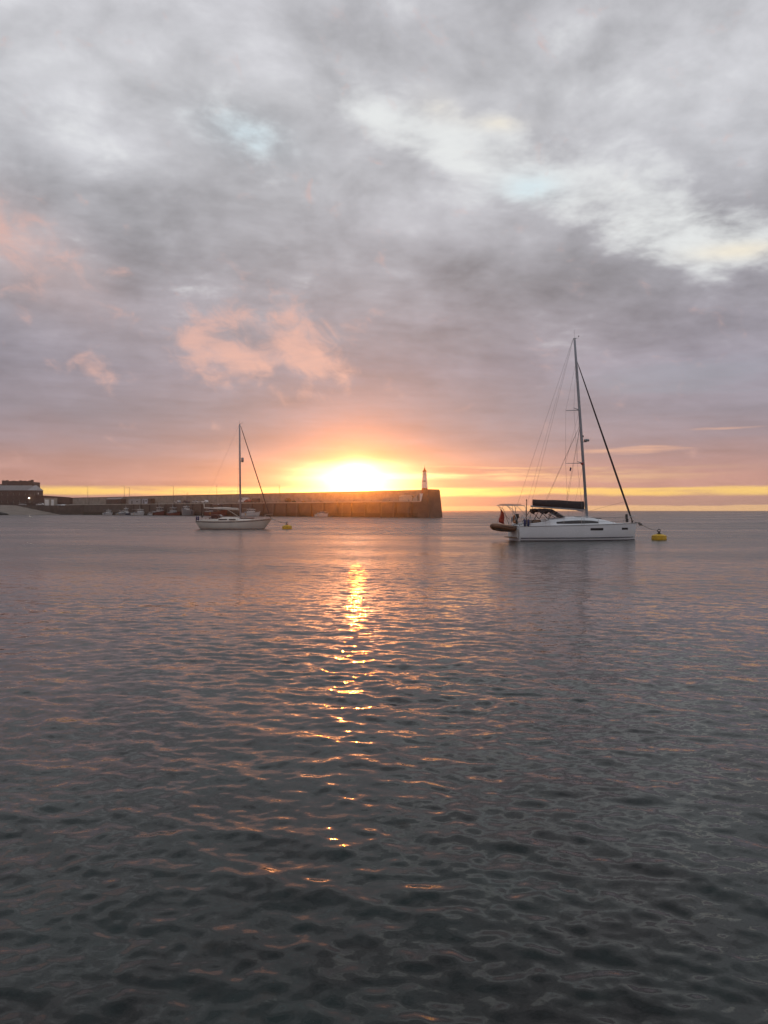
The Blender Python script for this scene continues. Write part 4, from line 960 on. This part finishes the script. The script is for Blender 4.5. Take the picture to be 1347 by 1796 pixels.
# ------------------------------------------------------------------ moored working boats under the quay
def work_boat(px, front, L, B, fb, label, hullm, housem, name='fishing_boat', yaw=0.0, house_x=0.1, house_h=1.9, mast_h=4.0, cat='fishing boat', canopy=False, dz=0.0, gallows=False, mast_top=None, gantry=True):
    """boat lying 'front' metres off the quay face at a photo column"""
    o = P0 + NV * front + TV * along(px, -front)
    t = root(name, label, cat, (o.x, o.y, dz), PRZ + math.pi + yaw, 'boats moored under the breakwater')
    L *= 1.3; B *= 1.15; h = L / 2
    st = [(-h, -h * 1.0, B * 0.42, fb, 0.85), (-h * 0.55, -h * 0.55, B * 0.5, fb * 0.98, 0.9), (0, 0, B * 0.5, fb * 1.02, 0.9), (h * 0.4, h * 0.44, B * 0.44, fb * 1.15, 0.8), (h * 0.7, h * 0.8, B * 0.26, fb * 1.35, 0.6), (h * 0.86, h, 0.04, fb * 1.55, 0.5)]
    H = Hull(st, 0.4, 0.5)
    hull = smooth_by_angle(H.mesh().build('hull', hullm, t), 50)
    zd = lambda x: float(np.interp(x, [q[1] for q in st], [q[3] for q in st]))
    H.band(-h * 0.97, h * 0.95, lambda x: zd(x) - 0.16, lambda x: zd(x) - 0.04, 0.03, 14).build('rubbing_band', BLK if hullm != HULLB else WHITEB, hull, True)
    H.band(-h * 0.97, h * 0.8, -0.03, 0.08, 0.012, 14).build('antifouling_band', HULLR, hull, True)
    H.deck(0.01).build('deck', DECK, t, True)
    hx = h * house_x; hl = L * 0.24; hw = B * 0.33; z0 = fb
    wh = MB().prism([(hx - hl / 2, z0), (hx - hl / 2, z0 + house_h), (hx + hl / 2 + 0.1, z0 + house_h), (hx + hl / 2 - 0.15, z0 + house_h * 0.5), (hx + hl / 2 + 0.35, z0)], -hw, hw).build('wheelhouse', housem, t, bevel=0.04)
    MB().box((hx, 0, z0 + house_h + 0.05), (hl + 0.4, hw * 2 + 0.3, 0.08)).build('roof', WHITEB, wh, bevel=0.02)
    for sg in (-1, 1):
        for k in (-0.25, 0.22):
            MB().box((hx + k * hl, sg * hw, z0 + house_h * 0.7), (hl * 0.34, 0.04, house_h * 0.34)).build('window', GLASSD, wh)
    for k in (-0.5, 0.5):
        MB().box((hx + hl / 2 + 0.0, k * hw, z0 + house_h * 0.75), (0.06, hw * 0.75, house_h * 0.36), M=Euler((0, R(-12), 0)).to_matrix()).build('windscreen', GLASSD, wh)
    if mast_h:
        mz = z0 + house_h + mast_h if mast_top is None else mast_top
        ms = MB().tube([(hx - hl * 0.3, 0, z0), (hx - hl * 0.3, 0, mz)], [0.07, 0.04], 6).build('mast', WHITEB if mast_top is None else DARKM, t)
        MB().tube([(hx - hl * 0.3, -0.7, mz * 0.93), (hx - hl * 0.3, 0.7, mz * 0.93)], 0.03, 5).build('crosstree', DARKM, ms)
        MB().lathe([(0.03, 0), (0.22, 0.02), (0.22, 0.14), (0.05, 0.2)], 10, (hx, 0, z0 + house_h + 0.1)).build('radar_dome', WHITEB, t, True)
    if gantry:
        MB().tube([(-h * 0.8, -B * 0.36, fb), (-h * 0.8, -B * 0.34, fb + 1.9), (-h * 0.8, B * 0.34, fb + 1.9), (-h * 0.8, B * 0.36, fb)], 0.06, 6).build('stern_gantry', GALV, t)
    if canopy:
        MB().box((-h * 0.38, 0, fb + 1.75), (h * 0.75, B * 0.8, 0.08)).build('canopy', WHITEB, t, bevel=0.02)
        for sx_ in (-0.7, -0.08):
            for sg in (-1, 1): MB().tube([(h * sx_, sg * B * 0.37, fb), (h * sx_, sg * B * 0.37, fb + 1.72)], 0.035, 5).build('canopy_post', GALV, t)
    for sg in (-1, 1):
        rl = [(x, sg * (H.side(x, zd(x) - 0.1) - 0.08), zd(x)) for x in (h * 0.3, h * 0.5, h * 0.7, h * 0.85)]
        MB().tube([(x, y, z + 0.75) for x, y, z in rl] + [(h * 0.97, 0, zd(h) + 0.7)], 0.022, 5).build('bow_rail', GALV, t)
        for x, y, z in rl: MB().tube([(x, y, z - 0.02), (x, y, z + 0.75)], 0.02, 5).build('stanchion', GALV, t)
        MB().tube([(-h * 0.3, sg * B * 0.53, fb * 0.35), (-h * 0.3, sg * B * 0.53, fb * 0.9)], 0.13, 8).build('fender', YEL if px % 2 else BLUE, t)
    MB().box((-h * 0.55, 0, fb + 0.28), (1.0, B * 0.5, 0.5)).build('fish_boxes', mat('grey_fish_box', (0.3, 0.3, 0.32)), t, bevel=0.03)
    return t
work_boat(190, 4.0, 6.6, 2.3, 1.0, 'small white fishing boat with pale wheelhouse, moored at the landward end of the row', WHITEB, WHITEB, house_h=1.5, mast_h=1.2, dz=0.0)
work_boat(213, 6.0, 6.2, 2.2, 0.9, 'low white open-sterned boat moored between two white fishing boats', GREYB, WHITEB, house_h=1.3, mast_h=0)
work_boat(222, 2.0, 5.6, 2.1, 0.9, 'dark boat with a tall white post and wheelhouse moored close under the quay', HULLB, WHITEB, house_h=2.6, mast_h=1.5, house_x=-0.1)
work_boat(243, 5.0, 8.2, 2.7, 1.15, 'long white fishing boat with flat white canopy, largest of the row by the quay', WHITEB, WHITEB, canopy=True, house_x=0.35, house_h=1.8, mast_h=2.2)
work_boat(264, 5.5, 2.6, 1.3, 0.8, 'tiny white workboat moored just past the canopied fishing boat', WHITEB, GREYB, house_h=0.7, mast_h=0, gantry=False)
work_boat(277, 2.6, 9.0, 3.0, 1.5, 'brown hulled trawler with grey gantry moored below the dark store shed', HULLR, GREYB, house_h=2.4, mast_h=1.6, house_x=0.3)
work_boat(328, 4.6, 7.5, 2.7, 2.3, 'fishing boat lying bow-on to the sea with flared pale bow', GREYB, WHITEB, house_h=2.0, mast_h=3.0, yaw=R(-62) * SGN, mast_top=10.8)
work_boat(306, 2.4, 7.8, 2.7, 1.3, 'dark red fishing boat with pale wheelhouse moored below the silver hatchback', HULLR, GREYB, house_h=2.5, mast_h=2.0, house_x=-0.2)
work_boat(381, 3.0, 11.5, 3.6, 1.9, 'big dark red fishing vessel with tall dark mast moored behind the small yacht boom', HULLR, BRICK, house_h=3.0, mast_h=3.0, mast_top=CAM_H + (HY - 849.5) * on_pier(381, -3.0, 0).y / F_PX)
work_boat(441, 5.0, 9.0, 2.9, 1.35, 'white motor cruiser with low cabin moored behind the small yacht bow', WHITEB, WHITEB, 'motor_cruiser', house_x=-0.05, house_h=1.5, mast_h=1.0, cat='motor boat', gantry=False, canopy=True)
work_boat(565, 4.0, 5.2, 1.9, 1.0, 'white launch moored alone under the breakwater wall near the sun', WHITEB, WHITEB, 'motor_launch', house_x=0.2, house_h=0.9, mast_h=0, cat='motor boat', gantry=False)

# ------------------------------------------------------------------ landward quay, slip and houses at the left
def YD(py): return F_PX * CAM_H / (py - HY)
def land():
    # slip: concrete ramp coming down to the water
    a, b, c, d, e_ = P(112, 902.6, 428), P(-160, 903.3, 400), P(-220, 884, 452), P(-40, 884.5, 452), P(28, 886.5, 448)
    a.z = b.z = -0.35
    top = [a, b, c, d, e_]
    v = [tuple(p) for p in top] + [(p.x, p.y, -2.0) for p in top]
    f = [tuple(range(5)), tuple(range(9, 4, -1))] + [(i, i + 5, (i + 1) % 5 + 5, (i + 1) % 5) for i in range(5)]
    struct(MB().add(v, f).build('slipway', SAND))
    # quay apron the houses stand on
    pts = [P(24, 0, 449.5), P(100, 0, 433), P(165, 0, 428), P(160, 0, 470), P(-260, 0, 520), P(-240, 0, 453)]
    zq = 5.2
    v = [(p.x, p.y, zq) for p in pts] + [(p.x, p.y, -2.0) for p in pts]
    n = len(pts)
    f = [tuple(range(n)), tuple(range(2 * n - 1, n - 1, -1))] + [(i, i + n, (i + 1) % n + n, (i + 1) % n) for i in range(n)]
    struct(MB().add(v, f).build('quay', STONE))
    # higher ground and wall behind
    return zq
ZQ = land()
rk = MB(); rr_ = random.Random(3)
c0 = P(2, 901.5, 398); c0.z = 0
tag(MB().blob((c0.x - 3.5, c0.y, 0.1), (7.0, 3.2, 1.75), 14, 0.13, rr_).build('rock', ROCK, None, True), 'dark wet rock at the foot of the slipway', 'rock')

def wall_run(name, label, pts, thick, m, capm, cat='wall'):
    """free-standing wall along ground points with (x, y, z0, z1)"""
    o = Vector(pts[0][:3]); t = root(name, label, cat, o)
    w = MB(); cp = MB()
    rings, rc = [], []
    for x, y, z0, z1 in pts:
        rings.append([(x - o.x, y - o.y, z0 - o.z), (x - o.x, y - o.y, z1 - o.z), (x - o.x, y - o.y + thick, z1 - o.z), (x - o.x, y - o.y + thick, z0 - o.z)])
        rc.append([(x - o.x, y - o.y - 0.1, z1 - o.z), (x - o.x, y - o.y - 0.1, z1 - o.z + 0.25), (x - o.x, y - o.y + thick + 0.1, z1 - o.z + 0.25), (x - o.x, y - o.y + thick + 0.1, z1 - o.z)])
    w.loft(rings, True).build('wall', m, t); cp.loft(rc, True).build('coping', capm, t)
    return t
pp = []
for px, py, Y in ((60, 868.5, 462), (90, 870, 460), (121, 872, 457), (124, 873, 457), (153, 872.3, 452)):
    p = P(px, py, Y); pp.append((p.x, p.y, 4.0, p.z - 0.25))
wall_run('harbour_wall', 'tall dark harbour wall running from the stone warehouse to the breakwater', pp, 2.0, BRICK, BRICK)
pp = []
for px, py, Y in ((155, 875, 450), (170, 875, 440), (184, 875, 428)):
    p = P(px, py, Y); pp.append((p.x, p.y, 4.0, p.z))
wall_run('harbour_wall', 'lower dark wall joining the tall harbour wall to the breakwater', pp, 2.0, BRICK, STONE)

def building(name, label, px0, px1, Y, base_z, eave_py, ridge_py, depth, wallm, roofm, hip=0.0, wins=6, storeys=2, cat='building', door=True):
    x0, x1 = P(px0, 0, Y).x, P(px1, 0, Y).x; w = x1 - x0
    t = root(name, label, cat, ((x0 + x1) / 2, Y + depth / 2, base_z))
    ze = CAM_H + (HY - eave_py) * Y / F_PX - base_z; zr = CAM_H + (HY - ridge_py) * (Y + depth / 2) / F_PX - base_z
    MB().box((0, 0, ze / 2), (w, depth, ze)).build('wall', wallm, t)
    q = w / 2 + 0.3; dd = depth / 2 + 0.3
    rf = MB().add([(-q, -dd, ze), (q, -dd, ze), (q, dd, ze), (-q, dd, ze), (-q + hip, 0, zr), (q - hip, 0, zr)], [(0, 3, 2, 1), (0, 1, 5, 4), (2, 3, 4, 5), (1, 2, 5), (3, 0, 4)]).build('roof', roofm, t)
    sh = ze / storeys
    for s_ in range(storeys):
        for k in range(wins):
            x = -w / 2 + w * (k + 0.5) / wins
            wd = MB().box((x, -depth / 2 - 0.01, sh * (s_ + 0.55)), (0.95, 0.10, 1.35)).build('window', GLASSD, t)
            MB().box((x, -depth / 2 - 0.09, sh * (s_ + 0.55) - 0.75), (1.2, 0.2, 0.12)).build('sill', CONC, wd)
            MB().box((x, -depth / 2 - 0.07, sh * (s_ + 0.55)), (0.06, 0.05, 1.35)).build('glazing_bar', WHITEP, wd)
    if door: MB().box((w * 0.27, -depth / 2 - 0.02, 1.1), (1.3, 0.12, 2.2)).build('door', DARKM, t)
    return t, rf, w, ze, zr
wh, wrf, ww, wze, wzr = building('stone_warehouse', 'long dark stone warehouse with pale slate roof at the head of the slipway', -75, 50, 468, ZQ, 860, 851.3, 10, BRICK, SLATE, 0, 12, 2)
for k in range(4):
    MB().box((-ww / 2 + ww * (0.2 + 0.2 * k), 1.2, wzr + 0.1), (1.5, 0.9, 1.6)).build('chimney', BRICK, wrf)
ga, grf, gw, gze, gzr = building('gabled_house', 'narrow stone house with pale hipped roof joined to the warehouse end', 49, 64, 464, ZQ, 860, 851.5, 9, BRICK, mat('pale_slate', (0.30, 0.29, 0.30), 0.6, var=0.12, scale=1.5), 2.0, 2, 2)
MB().box((gw / 2 + 0.05, -2.2, gze * 0.80), (0.12, 0.8, 1.1)).build('window', WHITEP, ga)
# a lamp burning on the house front
lp = P(51, 873.6, 462.8)
lt = root('wall_lamp', 'lit round lamp on the front of the narrow stone house', 'lamp', lp)
MB().blob((0, 0, 0), (0.32, 0.32, 0.32), 10).build('globe', LAMP, lt, True)
MB().tube([(0, 0.0, 0.3), (0, 0.5, 0.55), (0, 1.3, 0.55)], 0.05, 5).build('bracket', DARKM, lt)
# castle-like block rising behind the warehouse
def castle():
    Y = 500; x0, x1 = P(2.5, 0, Y).x, P(56.5, 0, Y).x; w = x1 - x0
    t = root('ruined_castle', 'dark ragged-topped castle block rising behind the warehouse roof', 'castle', ((x0 + x1) / 2, Y + 6, ZQ))
    z1 = CAM_H + (HY - 844.0) * Y / F_PX - ZQ
    MB().box((0, 0, (z1 - 0.4) / 2), (w, 11, z1 - 0.4)).build('wall', BRICK, t)
    rnd = random.Random(5)
    xs = [0, 0.08, 0.13, 0.19, 0.24, 0.33, 0.42, 0.5, 0.56, 0.62, 0.7, 0.78, 0.86, 0.93, 1.0]
    hs = [0.4, 0.7, 0.5, 0.8, 0.1, 0.3, 0.5, 0.3, 0.2, 0.7, 0.4, 0.5, 0.2, 0.6, 1.0]
    for i in range(len(xs) - 1):
        a, b = -w / 2 + w * xs[i], -w / 2 + w * xs[i + 1]
        MB().box(((a + b) / 2, -4.6, z1 - 0.4 + (0.3 + hs[i + 1]) / 2), (b - a - 0.05, 1.6, 0.3 + hs[i + 1])).build('battlement', BRICK, t)
    x2 = P(-40, 0, Y).x - (x0 + x1) / 2
    MB().box(((x2 - w / 2) / 2, 0, (z1 - 1.8) / 2), (abs(x2) - w / 2, 9, z1 - 1.8)).build('side_range', BRICK, t)
    for k in range(5):
        MB().box((-w / 2 + w * (k + 0.5) / 5, -5.52, z1 - 2.4), (0.35, 0.12, 1.3)).build('arrow_slit', BLK, t)
castle()
def garage(px0, px1, Y, label):
    x0, x1 = P(px0, 0, Y).x, P(px1, 0, Y).x; w = x1 - x0; h = CAM_H + (HY - 873.6) * Y / F_PX - ZQ
    t = root('boat_shed', label, 'shed', ((x0 + x1) / 2, Y + 2, ZQ))
    MB().box((0, 0, h / 2), (w, 4, h)).build('wall', CONC, t)
    MB().box((0, -0.1, h + 0.08), (w + 0.2, 4.4, 0.16)).build('roof', SLATE, t)
    MB().box((0, -2.02, h * 0.4), (w * 0.7, 0.08, h * 0.78)).build('door', WHITEP, t)
garage(77.5, 87.3, 452, 'pale concrete boat shed under the tall harbour wall, next to the white car')
garage(88.6, 95.5, 451, 'narrow pale boat shed under the tall harbour wall, farther from the white car')
c_ = P(71, 0, 450); car(0, 0, CARW, 'white car parked beside the pale boat sheds by the warehouse', 0, 4.3, 1.5, loc=Vector((c_.x, c_.y, ZQ)), rz=math.pi)
c_ = P(40, 0, 458); car(0, 0, CARS, 'silver car parked in front of the stone warehouse', 0, 4.2, 1.45, loc=Vector((c_.x, c_.y, ZQ)), rz=0.0)
for i, px in enumerate((104, 112, 126, 140)):
    c_ = P(px, 0, 446 - i)
    t = root('upturned_boat', ('upturned pale rowing boat nearest the boat sheds on the quay', 'upturned rowing boat second from the boat sheds', 'upturned rowing boat third from the boat sheds', 'upturned rowing boat farthest from the boat sheds')[i], 'boat', (c_.x, c_.y, ZQ), 0.2 * i, 'rowing boats laid up on the quay')
    MB().loft([[(x, w * math.cos(a), 0.08 + hh * math.sin(a)) for a in (math.pi * k / 6 for k in range(7))] for x, w, hh in ((-1.6, 0.5, 0.5), (-0.8, 0.66, 0.62), (0.3, 0.66, 0.64), (1.2, 0.4, 0.6), (1.75, 0.05, 0.45))], caps=True).build('hull', (GREYB, WHITEB, GREYB, CARS)[i], t, True)
    MB().tube([(-1.6, 0, 0.6), (0.3, 0, 0.75), (1.75, 0, 0.55)], 0.04, 4).build('keel', TEAK, t)

# ------------------------------------------------------------------ a gull over the parapet
def gull():
    p = P(538.3, 854.5, 230)
    t = root('gull', 'small gull in flight above the breakwater parapet', 'bird', p, R(70))
    MB().loft([[(x, r * math.cos(a), z + r * 0.9 * math.sin(a)) for a in (k * math.pi / 4 for k in range(8))] for x, r, z in ((-0.30, 0.012, 0.03), (-0.2, 0.045, 0.01), (-0.02, 0.085, 0), (0.13, 0.07, 0.015), (0.2, 0.045, 0.035), (0.26, 0.04, 0.045), (0.30, 0.018, 0.04), (0.35, 0.005, 0.03))], True).build('body', WHITEB, t, True)
    for sg in (-1, 1):
        MB().loft([[(x0, sg * y, z), (x0 - c * 0.5, sg * y, z + 0.012), (x0 - c, sg * y, z - 0.005), (x0 - c * 0.5, sg * y, z - 0.012)] for x0, y, z, c in ((0.12, 0.04, 0.04, 0.22), (0.18, 0.28, 0.20, 0.19), (0.10, 0.52, 0.16, 0.13), (-0.06, 0.68, 0.06, 0.02))], True).build('wing', GREYB, t)
    MB().add([(-0.27, -0.03, 0.03), (-0.27, 0.03, 0.03), (-0.42, 0.07, 0.03), (-0.42, -0.07, 0.03), (-0.34, 0, 0.045)], [(0, 1, 4), (1, 2, 4), (2, 3, 4), (3, 0, 4), (0, 3, 2, 1)]).build('tail', WHITEB, t)
gull()

# ------------------------------------------------------------------ added scattering volume, its orange veil standing in for lens glare
def glare_haze():
    S_ = 1640.0
    o = MB().box((0, 0, 11.5), (2 * S_, 2 * S_, 27.0)).build('glare_haze', None or bpy.data.materials.new('glare_scatter'))
    m = o.data.materials[0]; m.use_nodes = True; t = m.node_tree; t.nodes.clear(); TREE[0] = t
    out = nd('ShaderNodeOutputMaterial'); v = nd('ShaderNodeVolumePrincipled')
    v.inputs['Color'].default_value = (0.95, 0.93, 0.90, 1)
    v.inputs['Density'].default_value = 0.00028
    v.inputs['Anisotropy'].default_value = 0.94
    t.links.new(v.outputs[0], out.inputs['Volume'])
    o['kind'] = 'stuff'
glare_haze()
